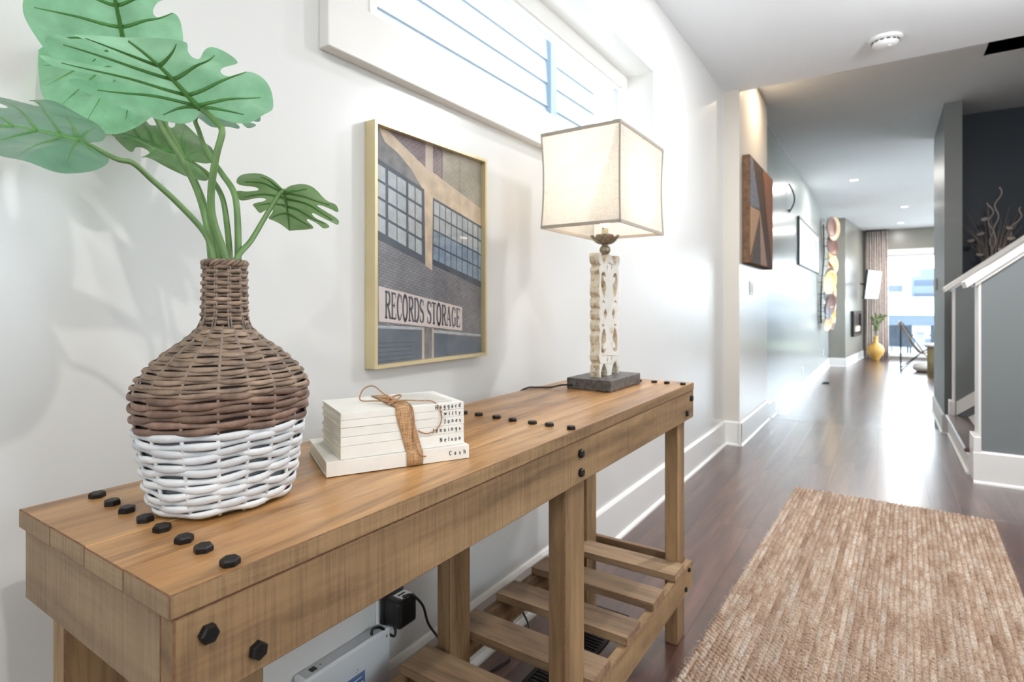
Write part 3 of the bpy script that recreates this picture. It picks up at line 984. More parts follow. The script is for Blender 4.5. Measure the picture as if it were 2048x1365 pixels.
MP = {
    'brick': brickmat('print_grey_brick', srgb(150, 142, 142), srgb(134, 128, 132), srgb(112, 106, 110)),
    'red': brickmat('print_red_brick', srgb(140, 108, 112), srgb(122, 92, 98), srgb(164, 142, 140)),
    'tanb': brickmat('print_tan_brick', srgb(176, 160, 140), srgb(164, 148, 130), srgb(186, 172, 154)),
    'tan': plain('print_tan_concrete', srgb(220, 190, 160), 0.6, var=0.2, vscale=25),
    'pale': plain('print_pale_column', srgb(206, 182, 162), 0.6, var=0.1, vscale=30),
    'dark': plain('print_dark_steel', srgb(74, 78, 90), 0.6, var=0.2, vscale=30),
    'pane': plain('print_window_pane', srgb(186, 186, 186), 0.6, var=0.16, vscale=40),
    'pane2': plain('print_shaded_pane', srgb(144, 158, 174), 0.6, var=0.2, vscale=40),
    'sign': plain('print_pink_sign', srgb(226, 206, 198), 0.6, var=0.04, vscale=30),
    'soot': plain('print_soot_wall', srgb(128, 120, 118), 0.6, var=0.3, vscale=35),
    'door': plain('print_shutter', srgb(104, 108, 118), 0.6, var=0.12, vscale=30),
    'ink': plain('print_lettering', srgb(84, 82, 92), 0.6, var=0.1, vscale=60),
}
PW_, PH_ = 1.402 - 0.953, 1.549 - 0.953
def pic(u, v, k):
    y = PY0 + FWd + max(0.0, min(1.0, (u - 0.012) / 0.966)) * (PY1 - PY0 - 2 * FWd)
    z = PZ0 + FWd + max(0.0, min(1.0, v / 0.984)) * (PZ1 - PZ0 - 2 * FWd)
    return (0.0172 + 0.0001 * k, y - (PY0 + PY1) / 2, z - PZ0)


PR = {}
def poly(mk, pts, k):
    PR.setdefault(mk, ([], []))
    V, F = PR[mk]
    n = len(V)
    V += [pic(u, v, k) for u, v in pts]
    F.append(tuple(range(n, n + len(pts))))


poly('soot', [(0, 1), (1, 1), (1, .5), (0, .5)], 1)
poly('brick', [(0, .53), (1, .36), (1, 0), (0, 0)], 2)
poly('red', [(.09, 1), (.43, 1), (.43, .87), (.234, .95)], 2)
poly('red', [(.49, 1), (.58, 1), (.58, .83), (.49, .855)], 2)
poly('tanb', [(.575, 1), (1, 1), (1, .74), (.575, .84)], 2)
poly('tan', [(.05, .985), (.13, .98), (.426, .873), (.492, .862), (1, .745), (1, .61), (.492, .745), (.412, .765), (.30, .85), (.2, .90), (.10, .93)], 3)
poly('pale', [(.426, 1), (.492, 1), (.492, .85), (.426, .865)], 4)
poly('dark', [(0, .86), (.417, .772), (.43, .43), (0, .525)], 4)
poly('tan', [(.415, .775), (.492, .755), (.485, .405), (.425, .425)], 5)
poly('dark', [(.492, .745), (1, .655), (1, .335), (.480, .435)], 4)
def quadp(Q, s0, s1, t0, t1):
    f = lambda s, t: (Q[0][0] * (1 - s) * (1 - t) + Q[1][0] * s * (1 - t) + Q[2][0] * s * t + Q[3][0] * (1 - s) * t,
                      Q[0][1] * (1 - s) * (1 - t) + Q[1][1] * s * (1 - t) + Q[2][1] * s * t + Q[3][1] * (1 - s) * t)
    return [f(s0, t0), f(s1, t0), f(s1, t1), f(s0, t1)]


Q1 = [(0, .845), (.41, .762), (.412, .46), (0, .56)]
for (a, b) in ((0.0, .07), (.085, .25), (.30, .455), (.47, .64), (.685, .81), (.83, .955)):
    for r in range(4):
        poly('pane', quadp(Q1, a, b, r / 4 + .02, (r + 1) / 4 - .02), 6)
Q2 = [(.50, .735), (1, .645), (1, .36), (.49, .455)]
for c in range(9):
    for r in range(4):
        poly('pane' if r < 2 else 'pane2', quadp(Q2, c / 9 + .008, (c + 1) / 9 - .008, r / 4 + .015, (r + 1) / 4 - .015), 6)
poly('sign', [(.052, .325), (.775, .234), (.775, .118), (.054, .178)], 6)
poly('door', [(0, .15), (.40, .13), (.40, 0), (0, 0)], 5)
poly('door', [(.497, .115), (1, .075), (1, 0), (.497, 0)], 5)
for k in range(5):
    poly('dark', [(0, .09 - .02 * k), (.32, .082 - .018 * k), (.32, .079 - .018 * k), (0, .087 - .02 * k)], 6)
poly('pale', [(.395, .145), (.415, .143), (.415, 0), (.395, 0)], 7)
poly('pale', [(.483, .137), (.500, .135), (.500, 0), (.483, 0)], 7)
poly('soot', [(.415, .143), (.483, .137), (.483, 0), (.415, 0)], 6)
poly('pane', [(0, .163), (.394, .145), (.394, .133), (0, .151)], 7)
poly('pane', [(.500, .130), (1, .092), (1, .082), (.500, .116)], 7)
for mk, m in PR.items():
    o = obj('print_area', m, MP[mk], pf)
    o['kind'] = 'stuff'
letters, w = text2d('RECORDS STORAGE', 0.17, 0.075, 0.02)
for v, f in letters:
    V = []
    for a, b in v:
        s = a / w
        u = .098 + s * .655
        lo = .190 - s * .055
        hi = .306 - s * .080
        V.append(pic(u, lo + (hi - lo) * b, 8))
    obj('sign_letter', (V, f), MP['ink'], pf)
obj('glass', box(0.0215, 0.0230, -(PY1 - PY0) / 2 + FWd, (PY1 - PY0) / 2 - FWd, FWd, PZ1 - PZ0 - FWd), M_GLASS, pf)

# ------------------------------------------------------------------ table lamp
M_STONE = NT('hammered_dark_stone')
_v = M_STONE.coords()
_n = M_STONE.noise(_v, 55, 6, 0.7)
M_STONE.l(M_STONE.ramp(_n, [(0.35, srgb(58, 54, 52)), (0.55, srgb(92, 88, 86)), (0.72, srgb(128, 124, 120))]), M_STONE.b.inputs['Base Color'])
M_STONE.b.inputs['Roughness'].default_value = 0.42
M_STONE.bump(_n, 0.7, 0.003)
M_STONE = M_STONE.m
M_CARVE = NT('distressed_white_carving')
_v = M_CARVE.coords()
_n = M_CARVE.noise(_v, 60, 6, 0.68)
_b = M_CARVE.noise(_v, 14, 3)
_m = M_CARVE.mix(0.5, _n, _b)
M_CARVE.l(M_CARVE.ramp(_m, [(0.30, srgb(134, 104, 66)), (0.36, srgb(190, 176, 150)), (0.42, srgb(212, 208, 200)), (0.7, srgb(224, 222, 218))]), M_CARVE.b.inputs['Base Color'])
M_CARVE.b.inputs['Roughness'].default_value = 0.7
M_CARVE.bump(_n, 0.4, 0.0015)
M_CARVE = M_CARVE.m
M_SILV = plain('antique_silver_leaf', srgb(150, 138, 118), 0.4, 0.6, var=0.45, vscale=90, bump=0.4, bscale=200)
M_SHADE = translucent('linen_lamp_shade', (0.84, 0.80, 0.74), (0.95, 0.89, 0.80), 0.52, 0.9, 0.0, 500, 0.12)
M_SHTRIM = plain('grey_linen_binding', srgb(176, 166, 154), 0.9, var=0.08, vscale=200)
LX, LYc = -0.748, 1.665
lamp = thing('table_lamp', (LX, LYc, TZ + 0.0006), 'table lamp with carved white post and glowing rectangular linen shade', 'lamp')
obj('base', box(-0.074, 0.074, -0.122, 0.118, 0, 0.034, 0.0025, 2), M_STONE, lamp)
# carved post: outline and holes in (y, z), 0.17 wide, 0.386 high
def side(sgn):
    prof = [(.074, 0), (.077, .02), (.075, .036), (.068, .041), (.066, .044), (.070, .048), (.078, .055), (.080, .068), (.074, .085), (.073, .10), (.079, .118), (.080, .130), (.072, .140), (.070, .143), (.076, .152), (.079, .163), (.076, .173), (.070, .179), (.076, .186), (.079, .197), (.076, .207), (.070, .213), (.076, .221), (.079, .232), (.076, .243), (.071, .249), (.078, .258), (.080, .272), (.074, .300), (.073, .318), (.079, .332), (.077, .341), (.066, .347), (.066, .350), (.076, .354), (.082, .364), (.083, .378), (.078, .386)]
    return [(sgn * a, b) for a, b in prof]


topline = [(.066, .387), (.056, .372), (.048, .357), (.040, .352), (.030, .362), (.020, .377), (.006, .387), (-.006, .387), (-.020, .377), (-.030, .362), (-.040, .352), (-.048, .357), (-.056, .372), (-.066, .387)]
arch = lambda s: [(s * .066, 0), (s * .064, .018), (s * .052, .034), (s * .044, .040), (s * .032, .034), (s * .020, .018), (s * .016, 0)]
outline = side(1) + topline + list(reversed(side(-1))) + [(-q[0], q[1]) for q in arch(1)] + list(reversed(arch(1)))
def drop(cx, cz, flip, s):
    # comma-shaped opening: pointed end away from the curl
    pts = [(.000, -.044), (.012, -.030), (.020, -.008), (.022, .014), (.018, .030), (.008, .036), (-.004, .033), (-.012, .022), (-.008, .020), (.001, .024), (.006, .018), (.002, .008), (-.008, .002), (-.013, -.010), (-.009, -.028)]
    return [(cx + s * (a * 1.12 - 0.002), cz + flip * b * 1.04) for a, b in pts]


def crescent(cx, cz, f):
    return [(cx + 0.010 * math.cos(a), cz + f * 0.009 * math.sin(a)) for a in [PI * i / 6 for i in range(7)]] + [(cx - 0.006 * math.cos(a), cz + f * (0.004 * math.sin(a) + 0.0005)) for a in [PI * i / 4 for i in range(5)]]


def dia(cx, cz, a, b):
    return [(cx - a, cz), (cx, cz - b), (cx + a, cz), (cx, cz + b)]


holes = []
for s in (1, -1):
    holes += [drop(s * .042, .292, 1, s), drop(s * .042, .108, -1, s), crescent(s * .046, .230, 1), crescent(s * .046, .165, -1), dia(s * .032, .197, .013, .017),
              dia(s * .016, .345, .0045, .010), dia(s * .016, .050, .0045, .010)]
post = obj('carved_post', prism([outline] + holes, -0.016, 0.016, 'x'), M_CARVE, lamp)
post.location = (0, 0, 0.034)
M_CARVE2 = NT('worn_gilt_carving_edge')
_v = M_CARVE2.coords()
_n = M_CARVE2.noise(_v, 70, 6, 0.7)
M_CARVE2.l(M_CARVE2.ramp(_n, [(0.31, srgb(120, 92, 58)), (0.40, srgb(184, 160, 124)), (0.48, srgb(214, 202, 180)), (0.7, srgb(224, 216, 200))]), M_CARVE2.b.inputs['Base Color'])
M_CARVE2.b.inputs['Roughness'].default_value = 0.7
post.data.materials.append(M_CARVE2.m)
for q in post.data.polygons:
    if abs(q.normal.x) < 0.5:
        q.material_index = 1
md = post.modifiers.new('b', 'BEVEL'); md.width = 0.0012; md.segments = 2; md.limit_method = 'ANGLE'
zt = 0.034 + 0.378
obj('stem_ball', lathe([(0.006, zt), (0.010, zt + .006), (0.011, zt + .010), (0.016, zt + .016), (0.018, zt + .024), (0.015, zt + .033), (0.009, zt + .038), (0.012, zt + .042)], 20), M_SILV, lamp, True)
obj('cup', lathe([(0.009, zt + .040), (0.022, zt + .046), (0.030, zt + .054)], 24, cap=False), M_SILV, lamp, True)
for k in range(8):
    a = 2 * PI * k / 8
    V, F = [], []
    nU, nV = 7, 6
    for i in range(nU):
        u = i / (nU - 1)
        for j in range(nV):
            w_ = j / (nV - 1) * 2 - 1
            rr = 0.014 + 0.036 * u
            wid = 0.018 * math.sin(PI * min(1, 0.25 + u * 0.62)) * (1 if u < .85 else .8)
            zz_ = zt + .042 + 0.026 * u ** 1.5 + 0.006 * w_ * w_ * u - (0.004 * (w_ * w_) if i == nU - 1 else 0)
            x_, y_ = rr - (0.006 * w_ * w_ if i == nU - 1 else 0), w_ * wid
            V.append((x_ * math.cos(a) - y_ * math.sin(a), x_ * math.sin(a) + y_ * math.cos(a), zz_))
    for i in range(nU - 1):
        for j in range(nV - 1):
            F.append((i * nV + j, i * nV + j + 1, (i + 1) * nV + j + 1, (i + 1) * nV + j))
    o = obj('petal', (V, F), M_SILV, lamp, True)
    md = o.modifiers.new('s', 'SOLIDIFY'); md.thickness = 0.0015
obj('socket', lathe([(0.011, zt + .046), (0.0115, zt + .072), (0.014, zt + .073), (0.014, zt + .076), (0.010, zt + .077), (0.0105, zt + .096)], 18), plain('bone_socket', srgb(196, 186, 164), 0.5), lamp, True)
M_BULB = emissive('warm_bulb', (1.0, 0.84, 0.64), 6.0)
obj('bulb', lathe([(0.012, zt + .096), (0.016, zt + .11), (0.028, zt + .135), (0.030, zt + .152), (0.022, zt + .172), (0.0001, zt + .182)], 20), M_BULB, lamp, True)
SB0, SB1 = 1.333 - TZ, 1.622 - TZ
HX, HY = 0.128, 0.183
def shade_ring(s, off=0.0):
    """four concave sides: corners kept, the walls scooped a little at mid height"""
    f = 1 - 0.035 * math.sin(PI * s)
    return (HX * f + off, HY * f + off, SB0 + (SB1 - SB0) * s)


nS = 12
shade = obj('lamp_shade', ([(0, 0, SB0)], []), None, lamp)
bpy.data.objects.remove(shade)
shade = None
for q, (c0, c1) in enumerate((((1, -1), (1, 1)), ((1, 1), (-1, 1)), ((-1, 1), (-1, -1)), ((-1, -1), (1, -1)))):
    V, F = [], []
    nW = 10
    for i in range(nS + 1):
        hx, hy, z_ = shade_ring(i / nS)
        for j in range(nW + 1):
            s = j / nW
            V.append((hx * (c0[0] + (c1[0] - c0[0]) * s), hy * (c0[1] + (c1[1] - c0[1]) * s), z_))
    for i in range(nS):
        for j in range(nW):
            F.append((i * (nW + 1) + j, i * (nW + 1) + j + 1, (i + 1) * (nW + 1) + j + 1, (i + 1) * (nW + 1) + j))
    p = obj('shade_panel', (V, F), M_SHADE, lamp, True)
    # binding tape down the corner
    pts = []
    for i in range(nS + 1):
        hx, hy, z_ = shade_ring(i / nS, 0.0006)
        pts.append((hx * c0[0], hy * c0[1], z_))
    obj('corner_binding', tube(pts, 0.0028, 6), M_SHTRIM, lamp, True)
for nm, zz_, s in (('lower_binding', SB0, 0.0), ('upper_binding', SB1, 1.0)):
    hx, hy, z_ = shade_ring(s, 0.0008)
    a0, a1 = (z_ - 0.001, z_ + 0.0085) if s == 0 else (z_ - 0.0085, z_ + 0.001)
    obj(nm, prism([rect(-hx - .001, hx + .001, -hy - .001, hy + .001), rect(-hx + .003, hx - .003, -hy + .003, hy - .003)], a0, a1, 'z'), M_SHTRIM, lamp)
# wire harp and spider that carry the shade
obj('harp', tube(smooth_pts([(0, -0.013, zt + .09), (0, -0.045, zt + .13), (0, -0.05, zt + .2), (0, -0.02, SB1 - 0.02), (0, 0.02, SB1 - 0.02), (0, 0.05, zt + .2), (0, 0.045, zt + .13), (0, 0.013, zt + .09)], 5), 0.0016, 6), M_SILV, lamp, True)
obj('spider', tube([(-HX, 0, SB1 - 0.012), (0, 0, SB1 - 0.018), (HX, 0, SB1 - 0.012)], 0.0016, 6), M_SILV, lamp)
pl = bpy.data.lights.new('bulb_light', 'POINT')
pl.energy = 1.6
pl.color = (1.0, 0.88, 0.75)
pl.shadow_soft_size = 0.03
o = bpy.data.objects.new('bulb_light', pl)
COL.objects.link(o)
o.parent = lamp
o.location = (0, 0, zt + 0.20)
cord = obj('lamp_cord', tube(smooth_pts([(-0.80, 1.543, TZ + 0.012), (-0.83, 1.535, TZ + 0.012), (-0.865, 1.515, TZ + 0.004), (-0.90, 1.49, TZ + 0.004), (-0.922, 1.47, TZ + 0.002), (-0.945, 1.455, TZ - 0.02), (-0.955, 1.44, TZ - 0.10), (-0.955, 1.42, 0.5)], 6), 0.003, 8), M_BLACK, None, True)
tag(cord, 'thin black cord running off the table behind the lamp base', 'cord')

# ------------------------------------------------------------------ wicker vase
VC = (-0.736, 0.413)
vase = thing('wicker_vase', (VC[0], VC[1], TZ + 0.0006), 'round wicker bottle vase, brown above and white dipped below', 'vase')
HWp = [(0.0, .088), (.008, .098), (.03, .1065), (.06, .1135), (.086, .1195), (.107, .124), (.130, .1265), (.145, .1270), (.156, .1255), (.168, .1185), (.1835, .1030), (.199, .083), (.214, .058), (.228, .040), (.236, .0335), (.27, .0322), (.318, .0312)]
def hw(z):
    for (a, b), (c, d) in zip(HWp, HWp[1:]):
        if a <= z <= c:
            return b + (d - b) * (z - a) / (c - a)
    return HWp[0][1] if z < 0 else HWp[-1][1]


def vrad(th, z):
    h = hw(z) * (0.785 + 0.035 * max(0.0, 1 - z / 0.06))
    k = min(1.0, max(0.0, (h - 0.035) / 0.05))
    ry = h / (1 - 0.0434 * k)
    rx = ry * (1 - 0.17 * k)
    n = 2 + 0.35 * k
    return 1.0 / ((abs(math.cos(th)) / rx) ** n + (abs(math.sin(th)) / ry) ** n) ** (1 / n)


def wicker(name, c1, c2, c3, sp):
    t = NT(name)
    v = t.coords()
    n1 = t.noise(v, 28, 5, 0.65)
    oi = t.n('ShaderNodeObjectInfo')
    col = t.ramp(n1, [(0.3, c1), (0.52, c2), (0.74, c3)])
    rr = t.ramp(oi.outputs['Random'], [(0, (0.82,) * 3), (1, (1.15,) * 3)])
    t.l(t.mix(1.0, col, rr, 'MULTIPLY'), t.b.inputs['Base Color'])
    t.b.inputs['Roughness'].default_value = sp
    t.bump(t.noise(v, 160, 3), 0.3, 0.0008)
    return t.m


M_WB = wicker('brown_willow', srgb(76, 58, 50), srgb(118, 92, 78), srgb(150, 124, 108), 0.6)
M_WT = wicker('greyed_willow', srgb(88, 74, 66), srgb(134, 112, 94), srgb(166, 142, 122), 0.65)
M_WW = wicker('white_painted_willow', srgb(186, 190, 194), srgb(206, 208, 210), srgb(216, 217, 218), 0.5)
M_STAKEB = plain('grey_brown_stake', srgb(128, 116, 106), 0.6, var=0.15)
M_LINB = plain('dark_gap_shade', srgb(62, 50, 44), 0.8)
M_LINW = plain('grey_gap_shade', srgb(120, 124, 130), 0.8)
NST = 16
BZ = 0.100          # top of the white paint
def weaver(name, z, hh, ph, mat, amp=0.0032, thick=0.0030, n=NST, fine=8, wob=0.0015, zlim=None):
    sg = n * fine
    V, F = [], []
    k6 = 8
    p1, p2 = random.uniform(0, 6), random.uniform(0, 6)
    for i in range(sg):
        th = 2 * PI * i / sg
        wv = math.cos(n / 2 * th + ph)
        zc = z + wob * math.sin(3 * th + p1) + wob * 0.6 * math.sin(7 * th + p2)
        h2 = hh * (0.92 + 0.16 * wv)
        for q in range(k6):
            a = 2 * PI * q / k6
            zz = max(0.0006, zc + h2 * math.sin(a))
            r = vrad(th, min(zc, 0.32)) + amp * wv + thick * math.cos(a)
            if zc < 0.235:
                r += (vrad(th, zz) - vrad(th, zc)) * 0.7
            V.append((r * math.cos(th), r * math.sin(th), zz))
    for i in range(sg):
        j = (i + 1) % sg
        for q in range(k6):
            l = (q + 1) % k6
            F.append((i * k6 + q, j * k6 + q, j * k6 + l, i * k6 + l))
    return obj(name, (V, F), mat, vase, True)


z, i = 0.007, 0
while z < BZ + 0.003:
    weaver('white_weaver', z, 0.0046, PI * (i % 2), M_WW, 0.0026, 0.0026)
    z += 0.0086
    i += 1
z -= 0.0006
while z < 0.150:
    weaver('brown_weaver', z, 0.0042, PI * (i % 2), M_WB, 0.0025, 0.0026)
    z += 0.0076
    i += 1
z = 0.152
while z < 0.232:
    weaver('shoulder_weaver', z, 0.0029, PI * (i % 2), M_WT, 0.0022, 0.0021, wob=0.0008)
    z += 0.0051 if z < .19 else 0.0046
    i += 1
z = 0.236
while z < 0.311:
    weaver('neck_weaver', z, 0.0027, PI * (i % 2), M_WT, 0.0026, 0.0019, n=10, fine=10, wob=0.0004)
    z += 0.0052
    i += 1
# stakes
for k in range(NST):
    th = 2 * PI * (k + 0.5) / NST
    for nm, z0, z1, mt in (('white_stake', 0.003, BZ, M_WW), ('stake', BZ, 0.232, M_STAKEB)):
        pts = []
        m = 8 if z0 < 0.05 else 12
        for s in range(m + 1):
            zz = z0 + (z1 - z0) * s / m
            r = vrad(th, zz) - 0.0002
            pts.append((r * math.cos(th), r * math.sin(th), zz))
        obj(nm, tube(pts, 0.0024 if mt is M_WW else 0.0019, 6), mt, vase, True)
for k in range(10):
    for d in (-0.055, 0.055):
        th = 2 * PI * (k + 0.5) / 10 + d
        pts = [((vrad(th, zz) + 0.0002) * math.cos(th), (vrad(th, zz) + 0.0002) * math.sin(th), zz) for zz in (0.226, 0.245, 0.27, 0.295, 0.312)]
        obj('neck_stake', tube(pts, 0.0012, 5), M_STAKEB, vase, True)
for k in range(3):
    pts = []
    for s in range(60):
        th = 2 * PI * s / 60
        a = 8 * th + 2 * PI * k / 3
        pts.append(((vrad(th, .318) + 0.0028 * math.cos(a)) * math.cos(th), (vrad(th, .318) + 0.0028 * math.cos(a)) * math.sin(th), 0.3145 + 0.0030 * math.sin(a)))
    obj('rim_braid', tube(pts, 0.0024, 6, True), M_WT, vase, True)
def liner(name, z0, z1, mat, off=0.0062):  # liner added behind the weave; its dark colour stands for gap shade
    V, F = [], []
    m, sg = 14, 40
    for s in range(m + 1):
        zz = z0 + (z1 - z0) * s / m
        for k in range(sg):
            th = 2 * PI * k / sg
            r = vrad(th, zz) - off
            V.append((r * math.cos(th), r * math.sin(th), zz))
    for s in range(m):
        for k in range(sg):
            l = (k + 1) % sg
            F.append((s * sg + k, s * sg + l, (s + 1) * sg + l, (s + 1) * sg + k))
    if z0 < 0.01:
        F.append(tuple(range(sg - 1, -1, -1)))
    return obj(name, (V, F), mat, vase, True)


liner('gap_liner', 0.001, BZ, M_LINW)
liner('gap_liner', BZ, 0.232, M_LINB)
liner('neck_gap_liner', 0.232, 0.30, M_LINB, 0.0045)

# ------------------------------------------------------------------ monstera stems
M_LEAFU = translucent('monstera_leaf', (0.22, 0.52, 0.29), (0.52, 0.97, 0.62), 0.52, 0.34, 0.5, 34)
M_LEAFT = translucent('blue_green_monstera_leaf', (0.14, 0.27, 0.19), (0.25, 0.5, 0.3), 0.28, 0.28, 0.7, 30)
M_LEAFD = translucent('dark_monstera_leaf', (0.12, 0.225, 0.095), (0.30, 0.50, 0.20), 0.36, 0.30, 0.6, 34)
M_VEIN = plain('leaf_vein', srgb(84, 138, 66), 0.45, var=0.1)
M_STEM = plain('green_stem', srgb(98, 130, 76), 0.40, var=0.14, vscale=40)

HALF = {
    'a': [(0, 0), (.05, -.08), (.16, -.20), (.34, -.29), (.56, -.27), (.78, -.15), (.92, .02), (.985, .18), (.90, .215), (.70, .20), (.58, .215), (.60, .26), (.78, .31), (.99, .34), (1.0, .44), (.95, .54), (.82, .535), (.62, .46), (.50, .44), (.47, .48), (.58, .58), (.78, .70), (.74, .78), (.64, .83), (.52, .75), (.40, .66), (.35, .68), (.38, .77), (.46, .90), (.34, .96), (.18, 1.0), (0, 1.05)],
    'b': [(0, 0), (.05, -.08), (.18, -.20), (.38, -.27), (.62, -.22), (.84, -.08), (.97, .12), (1.0, .28), (.97, .40), (.86, .44), (.68, .37), (.58, .37), (.56, .43), (.66, .52), (.86, .58), (.83, .70), (.72, .79), (.60, .76), (.48, .66), (.42, .68), (.44, .78), (.50, .88), (.36, .96), (.18, 1.01), (0, 1.06)],
    'c': [(0, 0), (.06, -.08), (.2, -.19), (.42, -.25), (.66, -.19), (.88, -.05), (.99, .16), (1.0, .36), (.94, .54), (.82, .70), (.64, .84), (.42, .94), (.2, 1.0), (0, 1.06)],
}
VEINS = [(.02, (.45, -.17)), (.05, (.86, .10)), (.20, (.92, .44)), (.42, (.72, .70)), (.62, (.42, .88))]


def monstera(label, stem_pts, A, T, L, R, lk, rk, mat, sr=0.0042, droop=0.20, cup=0.10, wav=0.012, seed=1):
    rnd = random.Random(seed)
    base = stem_pts[0]
    t = thing('monstera_stem', base, label, 'plant', 'stems in the wicker vase')
    B = Vector(base)
    pts = smooth_pts([Vector(p) - B for p in stem_pts], 5)
    n = len(pts)
    obj('stem', tube(pts, [sr * (1.08 - 0.42 * i / n) for i in range(n)], 10), M_STEM, t, True)
    A, T, L, R = (Vector(q) - B for q in (A, T, L, R))
    Mv = T - A
    SR = R - (A + Mv * 0.28)
    SL_ = L - (A + Mv * 0.28)
    Nn = SR.cross(Mv).normalized() * Mv.length
    if Nn.z < 0:
        Nn = -Nn
    f1, f2 = rnd.uniform(0, 6), rnd.uniform(0, 6)

    def f(w, v):
        p = A + Mv * v + (SR * w if w > 0 else SL_ * (-w))
        h = -droop * max(0, v - 0.35) ** 2 * 1.3 - cup * abs(w) ** 2.2 * 0.8 + 0.05 * min(1, abs(w) * 2.5) - 0.18 * max(0, -v) * 1.0
        h += wav * 2.2 * math.sin(11 * v + 4 * w + f1) * min(1, abs(w) * 1.6) + wav * 1.6 * math.sin(9 * w + 5 * v + f2) * abs(w)
        return p + Nn * h
    right = smooth_pts([Vector((a, b, 0)) for a, b in HALF[rk]], 3)
    left = smooth_pts([Vector((-a, b, 0)) for a, b in HALF[lk]], 3)
    out = [Vector((p.x, p.y)) for p in right] + [Vector((p.x, p.y)) for p in reversed(left[1:-1])]
    m = len(out)
    inner = []
    st = 0.075
    for i in range(-14, 15):
        for j in range(-5, 16):
            q = Vector((i * st, j * st + 0.01))
            if min((q - o_).length for o_ in out) > st * 0.42:
                inner.append(q)
    res = delaunay_2d_cdt(out + inner, [(i, (i + 1) % m) for i in range(m)], [], 1, 1e-5)
    # keep the triangles whose centre lies inside the outline
    def inside(p):
        c = False
        j = m - 1
        for i in range(m):
            a, b = out[i], out[j]
            if (a.y > p.y) != (b.y > p.y) and p.x < (b.x - a.x) * (p.y - a.y) / (b.y - a.y) + a.x:
                c = not c
            j = i
        return c
    vs2, fs2 = res[0], res[2]
    F = [tuple(fc) for fc in fs2 if inside(sum((vs2[i] for i in fc), Vector((0, 0))) / len(fc))]
    lf = obj('leaf', ([f(p.x, p.y) for p in vs2], F), mat, t, True)
    # veins on the underside
    down = -Nn.normalized()
    wsz = Mv.length
    mid = [f(0.0005, v / 12) + down * 0.0008 for v in range(13)]
    obj('midrib', tube(mid, [0.0044 * (1 - 0.7 * i / 12) for i in range(13)], 6, flat=0.7), M_VEIN, lf, True)
    for sgn in (1, -1):
        for v0, (w1, v1) in VEINS:
            pp = []
            for s in range(9):
                q = s / 8
                w = sgn * (0.004 + (w1 - 0.004) * q) * 0.94
                v = v0 + (v1 - v0) * (q ** 1.35)
                pp.append(f(w, v) + down * 0.0006)
            obj('vein', tube(pp, [0.0030 * (1 - 0.8 * s / 8) for s in range(9)], 5, flat=0.7), M_VEIN, lf, True)
    return t


monstera('monstera stem with the large pale green leaf seen from below, in front of the others',
         [(-0.7239, 0.407, 1.06), (-0.7226, 0.4064, 1.12), (-0.7212, 0.4057, 1.16), (-0.7205, 0.3887, 1.2089), (-0.7129, 0.3822, 1.2454), (-0.698, 0.3806, 1.2871), (-0.6918, 0.3847, 1.317), (-0.7018, 0.3839, 1.3292), (-0.7171, 0.3794, 1.3434), (-0.725, 0.3742, 1.3497)],
         (-0.725, 0.3742, 1.3497), (-0.6925, 0.2807, 1.4007), (-0.7929, 0.2485, 1.369), (-0.655, 0.4207, 1.3845), 'a', 'b', M_LEAFU, 0.0050, 0.30, 0.12, 0.014, 3)
monstera('monstera stem with the bright green leaf topmost in the vase',
         [(-0.7445, 0.4025, 1.06), (-0.7455, 0.4014, 1.12), (-0.7464, 0.4002, 1.16), (-0.7756, 0.4096, 1.2093), (-0.787, 0.4021, 1.2572), (-0.8069, 0.3888, 1.305), (-0.8297, 0.3737, 1.3494), (-0.8524, 0.3586, 1.4075), (-0.8695, 0.3472, 1.4567)],
         (-0.8695, 0.3472, 1.4567), (-0.7827, 0.2898, 1.5365), (-0.9067, 0.2535, 1.4603), (-0.8029, 0.3915, 1.4793), 'c', 'b', M_LEAFU, 0.0046, 0.12, 0.10, 0.012, 5)
monstera('monstera stem with the shiny leaf reaching out to the far left',
         [(-0.7331, 0.3998, 1.06), (-0.7328, 0.3983, 1.12), (-0.7325, 0.3969, 1.16), (-0.7393, 0.3877, 1.1941), (-0.7487, 0.3584, 1.2296), (-0.754, 0.3319, 1.2538), (-0.7528, 0.3096, 1.2704), (-0.7592, 0.2939, 1.2733), (-0.8026, 0.2765, 1.2961)],
         (-0.8026, 0.2765, 1.2961), (-0.8428, 0.1808, 1.3105), (-0.7015, 0.2057, 1.2387), (-0.9606, 0.2867, 1.3802), 'c', 'b', M_LEAFT, 0.0042, 0.2, 0.06, 0.014, 8)
monstera('monstera stem with the dark leaf close to the wall behind the other stems',
         [(-0.7443, 0.4236, 1.06), (-0.7452, 0.4248, 1.12), (-0.7462, 0.426, 1.16), (-0.7717, 0.4352, 1.2191), (-0.7871, 0.4365, 1.256), (-0.8213, 0.4368, 1.2888), (-0.8463, 0.4317, 1.3057), (-0.8573, 0.4244, 1.3145)],
         (-0.8573, 0.4244, 1.3145), (-1.0544, 0.4027, 1.3937), (-0.8803, 0.3861, 1.3045), (-0.9759, 0.4606, 1.4034), 'b', 'a', M_LEAFD, 0.0044, 0.1, 0.06, 0.010, 11)
